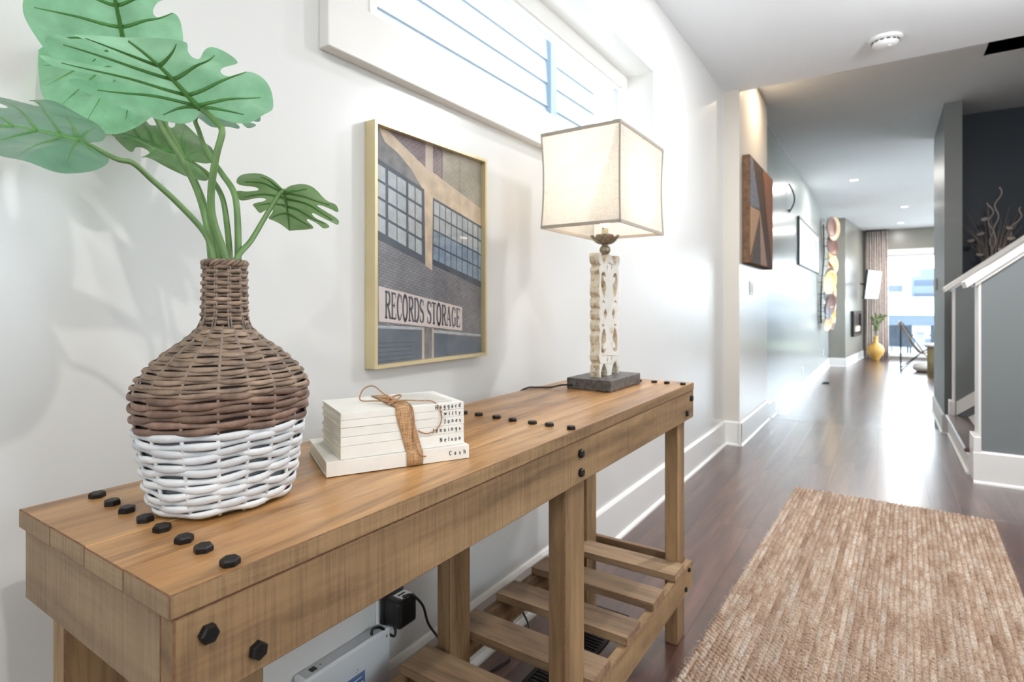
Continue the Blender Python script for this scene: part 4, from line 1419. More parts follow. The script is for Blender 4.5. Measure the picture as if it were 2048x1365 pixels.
monstera('monstera stem with the small leaf half hidden behind the large pale one',
         [(-0.7329, 0.4261, 1.06), (-0.7325, 0.4276, 1.12), (-0.7322, 0.429, 1.16), (-0.7403, 0.4331, 1.2162), (-0.7536, 0.4357, 1.2557), (-0.7776, 0.4313, 1.2856), (-0.8146, 0.4297, 1.3225), (-0.8432, 0.4337, 1.3571), (-0.8475, 0.4309, 1.3755), (-0.8353, 0.439, 1.388)],
         (-0.8353, 0.439, 1.388), (-0.7897, 0.4923, 1.3902), (-0.8407, 0.4929, 1.4358), (-0.7647, 0.4398, 1.348), 'c', 'b', M_LEAFT, 0.0046, 0.2, 0.08, 0.012, 13)
monstera('short monstera stem with the leaf leaning right, away from the others',
         [(-0.7238, 0.4187, 1.06), (-0.7224, 0.4194, 1.12), (-0.7211, 0.42, 1.16), (-0.7335, 0.4491, 1.19), (-0.7339, 0.4718, 1.2276), (-0.7366, 0.4931, 1.2598), (-0.7386, 0.5032, 1.269)],
         (-0.7386, 0.5032, 1.269), (-0.8068, 0.5615, 1.2282), (-0.7961, 0.465, 1.2749), (-0.7014, 0.574, 1.2384), 'a', 'a', M_LEAFD, 0.0042, 0.1, 0.10, 0.012, 17)
monstera('monstera stem with the pointed leaf hanging behind the large pale one',
         [(-0.7495, 0.4131, 1.06), (-0.751, 0.4131, 1.12), (-0.7525, 0.4132, 1.16), (-0.7904, 0.4228, 1.2051), (-0.8193, 0.4266, 1.2543), (-0.8597, 0.4227, 1.3131), (-0.9024, 0.4174, 1.3669), (-0.935, 0.413, 1.4211), (-0.9531, 0.4068, 1.4614)],
         (-0.9531, 0.4068, 1.4614), (-1.036, 0.3056, 1.46), (-0.9075, 0.3335, 1.3436), (-1.0545, 0.3739, 1.537), 'c', 'c', M_LEAFU, 0.0042, 0.1, 0.12, 0.012, 21)

# ------------------------------------------------------------------ jute runner
def jute(name):
    t = NT(name)
    v = t.coords()
    n1 = t.noise(t.mapv(v, (16, 6, 16)), 1.0, 4, 0.6)
    n2 = t.noise(v, 260, 3)
    n3 = t.noise(v, 5, 3)
    col = t.ramp(n1, [(0.26, srgb(146, 120, 102)), (0.45, srgb(180, 156, 136)), (0.60, srgb(200, 184, 168)), (0.78, srgb(204, 196, 190))])
    col = t.mix(0.75, col, t.ramp(n2, [(0.28, (0.45,) * 3), (0.6, (1.12,) * 3)]), 'MULTIPLY')
    col = t.mix(0.5, col, t.ramp(n3, [(0.3, (0.8, 0.76, 0.74)), (0.65, (1.1,) * 3)]), 'MULTIPLY')
    n4 = t.noise(v, 75, 4, 0.7)
    col = t.mix(0.85, col, t.ramp(n4, [(0.32, (0.50, 0.44, 0.40)), (0.50, (1.0,) * 3), (0.70, (1.14, 1.14, 1.16))]), 'MULTIPLY')
    oi = t.n('ShaderNodeObjectInfo')
    col = t.mix(1.0, col, t.ramp(oi.outputs['Random'], [(0, (0.86, 0.83, 0.81)), (1, (1.08, 1.08, 1.08))]), 'MULTIPLY')
    t.l(col, t.b.inputs['Base Color'])
    t.b.inputs['Roughness'].default_value = 0.95
    t.b.inputs['Specular IOR Level'].default_value = 0.1
    t.bump(n2, 0.9, 0.003)
    return t.m


M_JUTE = jute('jute_braid')
rug = thing('jute_rug', (-0.030, 2.46, 0), 'long woven jute runner rug on the dark floor', 'rug', None, -0.030)
RWd, RLn = 0.905, 2.54
NR = 48
pit = RWd / NR
obj('backing', box(-RWd / 2 + .004, RWd / 2 - .004, -RLn / 2 + .004, RLn / 2 - .004, 0.0005, 0.004), M_JUTE, rug)
for r in range(NR):
    xc = -RWd / 2 + pit * (r + 0.5)
    V, F = [], []
    kn_ = pit * 1.05
    ns = int(RLn / kn_ * 6)
    ph = random.uniform(0, 6)
    pr_ = 7
    y_0 = -RLn / 2 - random.uniform(0, 0.006)
    y_1 = RLn / 2 + random.uniform(0, 0.006)
    for i in range(ns + 1):
        y_ = y_0 + (y_1 - y_0) * i / ns
        a = 2 * PI * y_ / kn_ + ph
        for q in range(pr_):
            g = PI * q / (pr_ - 1)
            c_ = math.cos(g)
            # two plies cross over each other: alternate lobes left and right
            lob = 0.5 + 0.5 * math.sin(a + c_ * 2.2)
            hh = (0.0006 + 0.0135 * math.sin(g) ** 0.8 * (0.22 + 0.78 * lob))
            V.append((xc + pit * 0.55 * c_ * (0.93 + 0.10 * math.sin(a + 1.3)), y_ + random.uniform(-0.0012, 0.0012), hh + random.uniform(-0.0006, 0.0006)))
    for i in range(ns):
        for q in range(pr_ - 1):
            F.append((i * pr_ + q, i * pr_ + q + 1, (i + 1) * pr_ + q + 1, (i + 1) * pr_ + q))
    obj('braid_row', (V, F), M_JUTE, rug, True)
V, F = [], []
for k in range(5200):
    x_ = random.uniform(-RWd / 2, RWd / 2)
    y_ = random.uniform(-RLn / 2, RLn / 2)
    if k % 6 == 0:
        x_ = random.choice((-1, 1)) * RWd / 2
    a = random.uniform(0, 2 * PI)
    l_ = random.uniform(0.006, 0.018)
    z_ = random.uniform(0.008, 0.012)
    d_ = Vector((math.cos(a), math.sin(a), random.uniform(-0.1, 0.55))) * l_
    n = len(V)
    pz = Vector((-math.sin(a), math.cos(a), 0)) * 0.0006
    b0 = Vector((x_, y_, z_))
    V += [tuple(b0 - pz), tuple(b0 + pz), tuple(b0 + d_)]
    F.append((n, n + 1, n + 2))
o = obj('fuzz', (V, F), M_JUTE, rug)
o['kind'] = 'stuff'

# ------------------------------------------------------------------ wall box, outlet, adapter and cords under the table
M_BOXW = plain('white_device_plastic', srgb(222, 226, 230), 0.35, var=0.01)
M_BOXG = plain('grey_vent_plastic', srgb(178, 180, 184), 0.6, var=0.12, vscale=600)
bxv = thing('network_box', (WX + 0.001, 0.87, 0.105), 'flat white network box with blue label on the wall under the table', 'network device')
obj('shell', box(0, 0.040, -0.128, 0.121, 0, 0.198, 0.006, 3), M_BOXW, bxv)
obj('top_grille', box(0.006, 0.034, -0.118, 0.111, 0.1975, 0.1985), M_BOXG, bxv)
obj('network_port', box(0.012, 0.026, -0.098, -0.083, 0.1982, 0.1992), M_BLACK, bxv)
obj('status_light', box(0.017, 0.020, -0.072, -0.069, 0.1982, 0.1990), M_BLACK, bxv)
obj('screw_hole', box(0.0395, 0.0405, 0.106, 0.109, 0.178, 0.184), M_BLACK, bxv)
obj('label', box(0.0398, 0.0404, -0.035, 0.038, 0.088, 0.136), plain('blue_label', srgb(96, 124, 168), 0.5, var=0.02), bxv)
M_LBL = plain('white_label_print', srgb(226, 232, 240), 0.5)
letters, w = text2d('vo', 0.13, 0.13, 0.10)
for v, f in letters:
    obj('label_letter', ([(0.0407, 0.036 - (w - a) * 0.026, 0.097 + b * 0.026) for a, b in v], f), M_LBL, bxv)
o = obj('label_line', box(0.0404, 0.0407, -0.02, 0.028, 0.1235, 0.1255), M_LBL, bxv)
for a, b in ((0.012, .142), (0.016, .145), (0.014, .149)):
    obj('indicator', box(0.0398, 0.0404, a, a + 0.0015, b, b + 0.0015), M_BLACK, bxv)

t = thing('wall_outlet', (WX + 0.0005, 1.018, 0.27), 'white outlet plate behind the black adapter', 'outlet')
obj('plate', box(0, 0.005, -0.04, 0.04, 0, 0.128, 0.002), M_WHITEPL, t)
obj('receptacle', box(0.005, 0.007, -0.017, 0.017, 0.014, 0.060, 0.001), M_WHITEPL, t)
obj('receptacle', box(0.005, 0.007, -0.017, 0.017, 0.068, 0.114, 0.001), M_WHITEPL, t)
t = thing('power_adapter', (WX + 0.008, 1.018, 0.30), 'chunky black power adapter plugged in under the table', 'adapter')
obj('body', box(0.0, 0.066, -0.030, 0.034, 0.0, 0.070, 0.010, 3), M_BLACK, t)
obj('plug_rim', box(0.0, 0.016, -0.034, 0.038, -0.004, 0.074, 0.005, 2), M_BLACK, t)
obj('sticker', box(0.026, 0.056, -0.012, 0.026, 0.0699, 0.0704), M_WHITEPL, t)
obj('sticker_print', box(0.034, 0.040, -0.006, 0.018, 0.0704, 0.0706), M_INK, t)
obj('strain_relief', tube([(0.02, 0.0, 0.002), (0.022, 0.0, -0.018)], 0.006, 8), M_BLACK, t)
tag(obj('network_cable', tube(smooth_pts([(WX + .030, 1.018, 0.281), (WX + .034, 1.010, 0.268), (WX + .036, 0.988, 0.285), (WX + .034, 0.962, 0.312), (WX + .03, 0.943, 0.316), (WX + .03, 0.938, 0.304)], 6), 0.0036, 8), M_BLACK, None, True),
    'short black cable between the white network box and the adapter', 'cable')
tag(obj('black_cord', tube(smooth_pts([(-0.992, 1.005, 0.378), (-0.984, 1.03, 0.374), (-0.978, 1.062, 0.335), (-0.985, 1.09, 0.275), (-0.992, 1.135, 0.215), (-1.0, 1.17, 0.17), (-1.0, 1.24, 0.08), (-0.99, 1.33, 0.012), (-0.972, 1.40, 0.006), (-0.968, 1.44, 0.006), (-0.985, 1.47, 0.012), (-1.005, 1.50, 0.04), (-1.018, 1.56, 0.10), (-1.02, 1.62, 0.03), (-0.99, 1.60, 0.006), (-0.975, 1.58, 0.006)], 6), 0.0034, 8), M_BLACK, None, True),
    'black power cord hanging from the adapter down to the floor', 'cord')
def register(name, loc, w, l, n, label):
    t = thing(name, loc, label, 'vent')
    obj('frame', prism([rect(-w / 2, w / 2, -l / 2, l / 2), rect(-w / 2 + .014, w / 2 - .014, -l / 2 + .014, l / 2 - .014)], 0.0, 0.004, 'z'), M_IRON, t)
    obj('duct', box(-w / 2 + .013, w / 2 - .013, -l / 2 + .013, l / 2 - .013, 0.0, 0.0006), M_BLACK, t)
    for k in range(n):
        y_ = -l / 2 + .014 + (l - .028) * (k + 0.5) / n
        s = obj('louvre', box(-w / 2 + .014, w / 2 - .014, -0.0028, 0.0028, 0.0007, 0.0034), M_IRON, t)
        s.location = (0, y_, 0)
    return t


register('floor_vent', (-0.815, 1.625, 0.0004), 0.13, 0.50, 30, 'black slatted floor vent under the table shelf')
register('floor_vent', (-0.86, 11.27, -0.2796), 0.12, 0.30, 14, 'small dark floor vent far down the hall')

# ------------------------------------------------------------------ things on the hall wall
cv = thing('canvas_art', (-0.944, 5.265, 1.432), 'brown patchwork canvas hanging on the beige pillar wall', 'picture')
M_CVS = plain('bark_brown_canvas', srgb(112, 84, 62), 0.8, var=0.35, vscale=30, bump=0.8, bscale=120, bdist=0.003)
obj('canvas', box(0.001, 0.058, -0.545, 0.545, 0, 0.86, 0.006, 2), M_CVS, cv)
def cvq(x, y):
    s = (x - 165) / 190
    top = 110 + s * 170
    bot = 990 + s * 35
    return (-0.545 + 1.09 * s, 0.86 * (1 - (y - top) / (bot - top)))


for nm, pts, col, var in (('speckled_patch', [(168, 140), (184, 142), (238, 545), (168, 528)], srgb(120, 122, 134), .5),
                          ('dark_band', [(186, 144), (258, 205), (290, 560), (340, 1010), (302, 1004), (238, 548)], srgb(82, 62, 50), .3),
                          ('tan_patch', [(168, 532), (238, 556), (234, 600), (168, 930)], srgb(184, 148, 116), .12),
                          ('grey_wedge', [(235, 604), (244, 995), (182, 988)], srgb(86, 80, 80), .4),
                          ('pink_wedge', [(240, 562), (300, 1003), (247, 995)], srgb(182, 146, 128), .2),
                          ('rust_field', [(262, 208), (353, 288), (349, 1010), (332, 900), (293, 560)], srgb(150, 98, 70), .35)):
    q = [cvq(*p) for p in pts]
    obj(nm, prism([[(max(-.543, min(.543, a)), max(.002, min(.858, b))) for a, b in q]], 0.0575, 0.0605, 'x'), plain(nm, col, 0.8, var=var, vscale=60, bump=0.7, bscale=160), cv)
t = thing('light_switch', (-0.9445, 5.09, 1.185), 'pale double light switch below the brown canvas', 'switch')
obj('plate', box(0, 0.006, -0.075, 0.075, 0, 0.115, 0.003), M_WHITEPL, t)
for s in (-1, 1):
    obj('rocker', box(0.006, 0.010, s * 0.032 - 0.018, s * 0.032 + 0.018, 0.024, 0.092, 0.001), M_WHITEPL, t)
t = thing('wall_ornament', (-1.049, 8.08, 2.30), 'thin curved dark metal ornament high on the grey hall wall', 'ornament')
obj('curved_rod', tube([(0.012 + 0.055 * math.sin(PI * s / 14), 0.09 * math.sin(PI * s / 14) - .02, 0.37 * s / 14) for s in range(15)], 0.009, 8), M_IRON, t, True)
obj('mount', tube([(0.0, -0.02, 0.03), (0.02, -0.02, 0.03)], 0.01, 8), M_IRON, t)
t = thing('framed_print', (-1.049, 10.5, 1.68), 'wide white framed print with pale stripes down the hall', 'picture')
M_DKF = plain('dark_grey_frame', srgb(70, 72, 76), 0.4)
obj('frame', prism([rect(-1.5, 1.5, 0, 0.70), rect(-1.47, 1.47, 0.025, 0.675)], 0, 0.03, 'x'), M_DKF, t)
obj('mat_board', prism([rect(-1.475, 1.475, 0.02, 0.68), rect(-1.3, 1.3, 0.12, 0.58)], 0.012, 0.018, 'x'), M_WHITEPL, t)
obj('print', box(0.004, 0.013, -1.31, 1.31, 0.11, 0.59), plain('pale_grey_print', srgb(178, 188, 198), 0.5), t)
for k, (a, b) in enumerate(((-1.25, .5), (-.62, .25), (-.2, .3), (.3, .2), (.8, .3))):
    obj('print_stripe', box(0.0128, 0.0135, a, a + b, 0.12, 0.58), plain('print_stripe_%s' % 'abcde'[k], srgb(*[(206, 214, 220), (228, 230, 232), (150, 160, 172), (224, 228, 232), (164, 174, 186)][k]), 0.5), t)
for yy in (9.6, 13.1):
    t = thing('wall_outlet', (-1.0495, yy, 0.02 if yy < 10 else 0.06), 'small white outlet low on the hall wall ' + ('before the wide print' if yy < 10 else 'under the disc sculpture'), 'outlet')
    obj('plate', box(0, 0.006, -0.04, 0.04, 0, 0.125, 0.002), M_WHITEPL, t)
    obj('receptacle', box(0.006, 0.008, -0.017, 0.017, 0.014, 0.058, 0.001), M_WHITEPL, t)
    obj('receptacle', box(0.006, 0.008, -0.017, 0.017, 0.067, 0.111, 0.001), M_WHITEPL, t)

# disc sculpture: (image-free) positions along the wall y, distance out x, height z, radius, colour
ws = thing('disc_sculpture', (-1.049, 12.5, 0.75), 'wall sculpture of tan, brown and cream metal discs by the chimney breast', 'wall art')
M_DISC = {'tan': plain('tan_disc', srgb(214, 178, 140), 0.4, 0.2, var=.15), 'brown': plain('brown_disc', srgb(110, 70, 58), 0.45, 0.2, var=.2),
          'gold': plain('gold_disc', srgb(226, 188, 122), 0.4, 0.3, var=.12), 'cream': plain('cream_disc', srgb(232, 224, 214), 0.4, var=.05), 'dark': plain('dark_disc', srgb(58, 56, 66), 0.4, 0.3, var=.1)}
DISC = [(12.55, .07, 2.62, .17, 'brown'), (12.75, .12, 2.60, .20, 'tan'), (12.9, .10, 2.43, .16, 'brown'), (12.80, .09, 2.27, .17, 'brown'), (13.05, .15, 2.30, .12, 'tan'),
        (12.9, .13, 2.02, .16, 'gold'), (12.85, .12, 1.88, .17, 'tan'), (12.35, .08, 1.66, .15, 'brown'), (11.9, .06, 1.52, .19, 'gold'), (12.5, .11, 1.45, .15, 'brown'),
        (12.0, .05, 1.30, .13, 'dark'), (12.4, .10, 1.24, .15, 'tan'), (12.85, .15, 1.32, .17, 'gold'), (12.05, .06, 1.10, .19, 'brown'), (12.6, .13, 1.05, .15, 'cream'),
        (12.95, .16, 1.02, .08, 'cream'), (11.95, .05, .98, .14, 'dark'), (12.2, .09, .88, .17, 'gold'), (12.1, .07, .76, .14, 'tan'), (12.5, .12, .78, .15, 'brown'), (12.7, .15, .80, .13, 'cream')]
DP = lathe([(0.0001, -0.02), (0.5, -0.015), (0.85, 0.02), (1.0, 0.09), (0.96, 0.10), (0.8, 0.04), (0.45, 0.005), (0.0001, 0.0)], 20, cap=False)
for y_, x_, z_, r_, c_ in DISC:
    r_ *= 1.18
    m = [(v[2] * r_ * 1.6, v[0] * r_, v[1] * r_) for v in DP[0]]
    o = obj('disc', (m, DP[1]), M_DISC[c_], ws, True)
    x_ = max(x_, r_ * 0.62 + 0.04)
    o.location = (x_, y_ - 12.5, z_ - 0.75)
    o.rotation_euler = (0, random.uniform(-.2, .2), random.uniform(-.5, -.2))
    obj('rod', tube([(0.004, y_ - 12.5, z_ - 0.75), (x_, y_ - 12.5, z_ - 0.75)], 0.004, 6), M_IRON, ws)
obj('spine', tube(smooth_pts([(0.03, .25, 1.95), (0.03, .38, 1.5), (0.03, .3, 1.2), (0.03, -.1, .8), (0.03, -.3, .3), (0.03, -.2, 0.0)], 6), 0.012, 6), M_IRON, ws, True)

# ------------------------------------------------------------------ far room
M_TV = plain('glossy_black_screen', (0.01, 0.011, 0.013), 0.07, var=0.02)
BA = math.atan2(17.4 - 14.55, -0.47 + 0.735)
tv = thing('television', (-0.60, 15.75, 1.28), 'flat black television swung out on a wall arm above the fireplace', 'television', None, BA - PI / 2 - 0.14)
tv.rotation_euler = (0, 0.12, BA - PI / 2 - 0.14)
obj('screen', box(0.335, 0.355, -0.54, 0.54, 0.0, 0.66, 0.006), M_TV, tv)
obj('bezel', box(0.300, 0.336, -0.55, 0.55, -0.01, 0.67, 0.006), M_BLACK, tv)
obj('bracket', box(0.24, 0.30, -0.08, 0.08, 0.2, 0.45, 0.004), M_BLACK, tv)
obj('wall_arm', tube([(0.05, 0.1, 0.33), (0.14, -0.12, 0.33), (0.26, 0.0, 0.33)], 0.02, 8), M_BLACK, tv)
fp = thing('fireplace', (-0.575, 15.95, 0.35), 'dark glazed fireplace insert set in the chimney breast', 'fireplace', None, BA - PI / 2)
M_FB = plain('firebox_black', srgb(34, 36, 40), 0.2)
obj('surround', prism([rect(-0.62, 0.62, 0, 0.60), rect(-0.52, 0.52, 0.07, 0.53)], -0.02, 0.035, 'x'), M_FB, fp)
obj('glass', box(-0.012, 0.01, -0.53, 0.53, 0.06, 0.54), M_TV, fp)
for k in range(5):
    obj('log', tube([(0.015, -0.35 + .15 * k, 0.10), (0.018, -0.28 + .15 * k, 0.22 + .02 * (k % 2))], 0.03, 8), plain('pale_log', srgb(190, 178, 160), 0.7), fp)

# curtain with pleats
M_CURT = translucent('blush_curtain', (0.80, 0.72, 0.68), (0.78, 0.70, 0.66), 0.3, 0.9, 0.0, 12)
cu = thing('curtain', (-0.17, 17.25, -0.26), 'long pleated blush curtain left of the far glass door', 'curtain')
V, F = [], []
for i in range(91):
    s = i / 90
    x_ = -0.23 + 0.46 * s
    for j in range(7):
        z_ = 3.26 * j / 6
        fl = 1 + 0.12 * (1 - j / 6)
        V.append((x_ * fl, 0.045 * math.sin(s * 2 * PI * 9) + 0.012 * math.sin(s * 31 + j), z_))
for i in range(90):
    for j in range(6):
        F.append((i * 7 + j, (i + 1) * 7 + j, (i + 1) * 7 + j + 1, i * 7 + j + 1))
o = obj('cloth', (V, F), M_CURT, cu, True)
md = o.modifiers.new('s', 'SOLIDIFY'); md.thickness = 0.004
obj('hanging_rod', tube([(-0.24, 0, 3.275), (0.26, 0, 3.275)], 0.014, 8), M_IRON, cu)

# yellow floor vase with greenery
yv = thing('floor_vase', (-0.19, 16.55, -0.28), 'round ochre yellow floor vase beside the curtain', 'vase')
M_OCH = plain('ochre_glaze', srgb(204, 160, 84), 0.4, var=0.1)
obj('body', lathe([(0.08, 0), (0.085, 0.05), (0.12, 0.10), (0.17, 0.17), (0.188, 0.24), (0.18, 0.32), (0.13, 0.39), (0.07, 0.43), (0.05, 0.46), (0.048, 0.56), (0.062, 0.60), (0.05, 0.60), (0.038, 0.55)], 28), M_OCH, yv, True)
M_OLV = plain('olive_leaf', srgb(132, 148, 96), 0.5, var=0.2)
pl_ = thing('olive_branches', (-0.19, 16.55, 0.22), 'pale green leafy branches in the ochre floor vase', 'plant')
for k in range(9):
    a = k * 2.4
    tip = Vector((0.20 * math.cos(a) * (0.5 + 0.5 * random.random()) + 0.04, 0.15 * math.sin(a), 0.46 + 0.22 * random.random()))
    pts = smooth_pts([Vector((0, 0, 0.0)), Vector((tip.x * .12, tip.y * .12, .24)), tip * 0.7 + Vector((0, 0, .08)), tip], 4)
    br = obj('branch', tube(pts, 0.004, 5), M_STEM, pl_)
    for q in range(4, len(pts)):
        p = pts[q]
        for s in (-1, 1):
            d = Vector((random.uniform(-1, 1), random.uniform(-1, 1), random.uniform(0.0, 0.9))).normalized() * random.uniform(.07, .12)
            sd = d.cross(Vector((0, 0.6, 1))).normalized() * 0.016
            obj('leaf', ([tuple(p), tuple(p + d * .45 + sd), tuple(p + d), tuple(p + d * .45 - sd), tuple(p + d * .45 + Vector((0, 0, .006)))], [(0, 1, 4), (1, 2, 4), (2, 3, 4), (3, 0, 4)]), M_OLV, br)

# butterfly chair
bc = thing('butterfly_chair', (0.55, 14.45, -0.28), 'tan sling butterfly chair on thin black steel legs', 'chair')
M_SLING = plain('tan_leather_sling', srgb(176, 158, 142), 0.6, var=0.1)
for s in (-1, 1):
    bt = Vector((-0.27, s * 0.30, 1.03))
    rf = Vector((-0.27, s * 0.30, 0.012))
    fr = Vector((0.34, s * 0.26, 0.56))
    ff = Vector((0.38, -s * 0.30, 0.012))
    md_ = Vector((0.10, -s * 0.02, 0.40))
    obj('frame_rod', tube([bt, rf], 0.0095, 8), M_IRON, bc)
    obj('frame_rod', tube([rf, md_, fr], 0.0095, 8), M_IRON, bc)
    obj('frame_rod', tube([ff, md_ + Vector((0, 0, .02)), bt + Vector((0.02, 0, -.02))], 0.0095, 8), M_IRON, bc)
    obj('foot_cap', lathe([(0.016, 0), (0.016, 0.02), (0.0001, 0.026)], 10), M_BLACK, bc).location = (rf.x, rf.y, 0)
V, F = [], []
prof = [(-.29, 1.05), (-.24, .93), (-.12, .70), (0.0, .50), (.10, .40), (.22, .42), (.36, .57)]
pp = smooth_pts([Vector((a, 0, b)) for a, b in prof], 4)
nw = 9
for i, p in enumerate(pp):
    u = i / (len(pp) - 1)
    for j in range(nw):
        s = j / (nw - 1) * 2 - 1
        wd2 = 0.33 - 0.06 * math.sin(PI * u)
        sag = 0.05 * (1 - s * s) * math.sin(PI * u) + (0.06 * (1 - s * s) if u < .2 else 0)
        V.append((p.x - sag * .5, s * wd2, p.z - sag))
for i in range(len(pp) - 1):
    for j in range(nw - 1):
        F.append((i * nw + j, i * nw + j + 1, (i + 1) * nw + j + 1, (i + 1) * nw + j))
o = obj('sling', (V, F), M_SLING, bc, True)
md = o.modifiers.new('s', 'SOLIDIFY'); md.thickness = 0.006

st = thing('side_table', (0.90, 13.75, -0.28), 'ribbed brass side table with white round edge top by the doorway', 'table')
obj('drum', lathe([(0.20, 0), (0.20, 0.56)], 36), plain('aged_brass', srgb(176, 160, 122), 0.4, 0.4), st, True)
for k in range(36):
    a = 2 * PI * k / 36
    obj('rib', box(-.004, .004, -.008, .008, 0, 0.56), plain('aged_brass_rib', srgb(170, 152, 112), 0.4, 0.4) if k == 0 else bpy.data.materials['aged_brass_rib'], st).location = (0.202 * math.cos(a), 0.202 * math.sin(a), 0)
obj('top', lathe([(0.24, 0.56), (0.255, 0.575), (0.255, 0.60), (0.24, 0.615), (0.0001, 0.615)], 36), M_WHITEPL, st, True)
po = thing('floor_pouf', (0.66, 14.35, -0.28), 'low white woolly pouf under the butterfly chair', 'pouf')
obj('cushion', lathe([(0.10, 0), (0.17, 0.03), (0.19, 0.09), (0.16, 0.15), (0.06, 0.18), (0.0001, 0.182)], 24), plain('white_wool', srgb(226, 222, 216), 0.95, var=0.1, vscale=60, bump=1.0, bscale=90, bdist=.01), po, True)
obj('seam_cord', tube([(0.191 * math.cos(2 * PI * k / 30), 0.191 * math.sin(2 * PI * k / 30), 0.09) for k in range(30)], 0.006, 6, True), M_WHITEPL, po, True)

# thermostat and switch on the column's hall side
t = thing('thermostat', (0.4765, 7.75, 1.26), 'small square thermostat on the column facing the hall', 'thermostat')
obj('body', box(-0.024, 0, -0.055, 0.055, 0, 0.13, 0.004), M_WHITEPL, t)
obj('display', box(-0.0255, -0.024, -0.04, 0.04, 0.05, 0.11), plain('grey_display', srgb(120, 130, 138), 0.3), t)
t = thing('light_switch', (0.4765, 8.0, 0.81), 'pale light switch below the thermostat on the column', 'switch')
obj('plate', box(-0.006, 0, -0.04, 0.04, 0, 0.12, 0.002), M_WHITEPL, t)
obj('rocker', box(-0.009, -0.006, -0.017, 0.017, 0.03, 0.09, 0.001), M_WHITEPL, t)

# dried branches against the navy wall
M_PLINTH = plain('black_plinth', srgb(40, 42, 46), 0.5)
t = thing('plinth', (0.86, 7.08, -0.14), 'dark plinth behind the far stair wall', 'plinth')
obj('column', box(-0.15, 0.15, -0.15, 0.15, 0.03, 1.42, 0.004), M_PLINTH, t)
obj('foot', box(-0.17, 0.17, -0.17, 0.17, 0, 0.03, 0.004), M_PLINTH, t)
t = thing('dried_vase', (0.86, 7.08, 1.2805), 'grey vase holding dried branches before the navy wall', 'vase')
obj('body', lathe([(0.05, 0), (0.08, 0.02), (0.10, 0.10), (0.09, 0.2), (0.06, 0.27), (0.066, 0.29), (0.055, 0.29), (0.05, 0.26)], 24), plain('grey_stoneware', srgb(110, 106, 102), 0.6, var=.1), t, True)
M_DRY = plain('dried_twig', srgb(150, 138, 130), 0.8, var=0.15)
M_DRYP = plain('pale_pod', srgb(178, 168, 160), 0.8, var=0.1)
t = thing('dried_branches', (0.86, 7.08, 1.42), 'spray of pale dried twigs, curly canes and seed pods', 'plant')
for k in range(30):
    a = random.uniform(-1, 1)
    tip = Vector((0.26 * a, random.uniform(-.12, .12), random.uniform(0.38, 0.72) * (1 - .25 * abs(a))))
    obj('twig', tube([(0.03 * a, 0, 0.0), tuple(tip * 0.5 + Vector((0.01, 0, .06))), tuple(tip)], [0.0045, 0.003, 0.0012], 5), M_DRY, t)
for (x_, h_, ph) in ((0.03, 0.80, 0), (-.01, .66, 1.5), (.14, .60, 2.2)):
    pts = []
    for i in range(40):
        s = i / 39
        pts.append((x_ * s * 1.6 + 0.025 * math.sin(s * 22 + ph) * s, 0.02 * math.cos(s * 22 + ph) * s - .05 * s, h_ * s))
    obj('curly_cane', tube(pts, 0.006, 6), M_DRYP, t, True)
PODM = lathe([(0.0001, -.014), (0.02, -.010), (0.032, 0.004), (0.028, 0.014), (0.012, 0.010), (0.0001, 0.004)], 14)
for (x_, y_, z_) in ((-.16, -.06, .30), (-.09, -.08, .36), (-.06, -.08, .50), (.12, -.08, .40), (.13, -.09, .30), (.06, -.1, .20), (-.10, -.09, .16), (-.02, -.1, .10)):
    o = obj('seed_pod', PODM, M_DRYP, t, True)
    o.location = (x_, y_, z_)
    o.rotation_euler = (random.uniform(.1, .6), random.uniform(-.4, .4), 0)
    obj('pod_stem', tube([(x_ * .3, y_ * .5, 0.02), (x_, y_, z_ - .01)], 0.002, 5), M_DRY, t)

# ------------------------------------------------------------------ outside
M_SIDE = plain('light_grey_lap_siding', srgb(126, 132, 138), 0.6, var=0.01)
M_BLUE = plain('blue_grey_corner', srgb(84, 98, 112), 0.6, var=0.02)
nb = thing('neighbour_house', (-2.9, 2.0, -0.3), 'pale lap sided house outside the high window', 'building')
obj('wall', box(-3.0, -0.03, -6.0, 4.2, 0, 6.4), M_SIDE, nb)
for k in range(26):
    z_ = 0.1 + 0.24 * k
    obj('siding_board', ([(-0.03, -6.0, z_ + .24), (-0.03, 4.2, z_ + .24), (-0.012, 4.2, z_), (-0.012, -6.0, z_), (-0.03, -6.0, z_), (-0.03, 4.2, z_)], [(0, 3, 2, 1), (3, 4, 5, 2)]), M_SIDE, nb)
obj('corner_board', box(-0.05, 0.03, 3.05, 3.17, 0, 6.4), M_BLUE, nb)
wn = obj('window', box(-0.02, 0.035, 1.05, 1.75, 4.0, 5.3), M_TRIM, nb)
obj('pane', box(0.03, 0.038, 1.12, 1.68, 4.08, 5.22), plain('pale_pane', srgb(190, 204, 216), 0.2), wn)

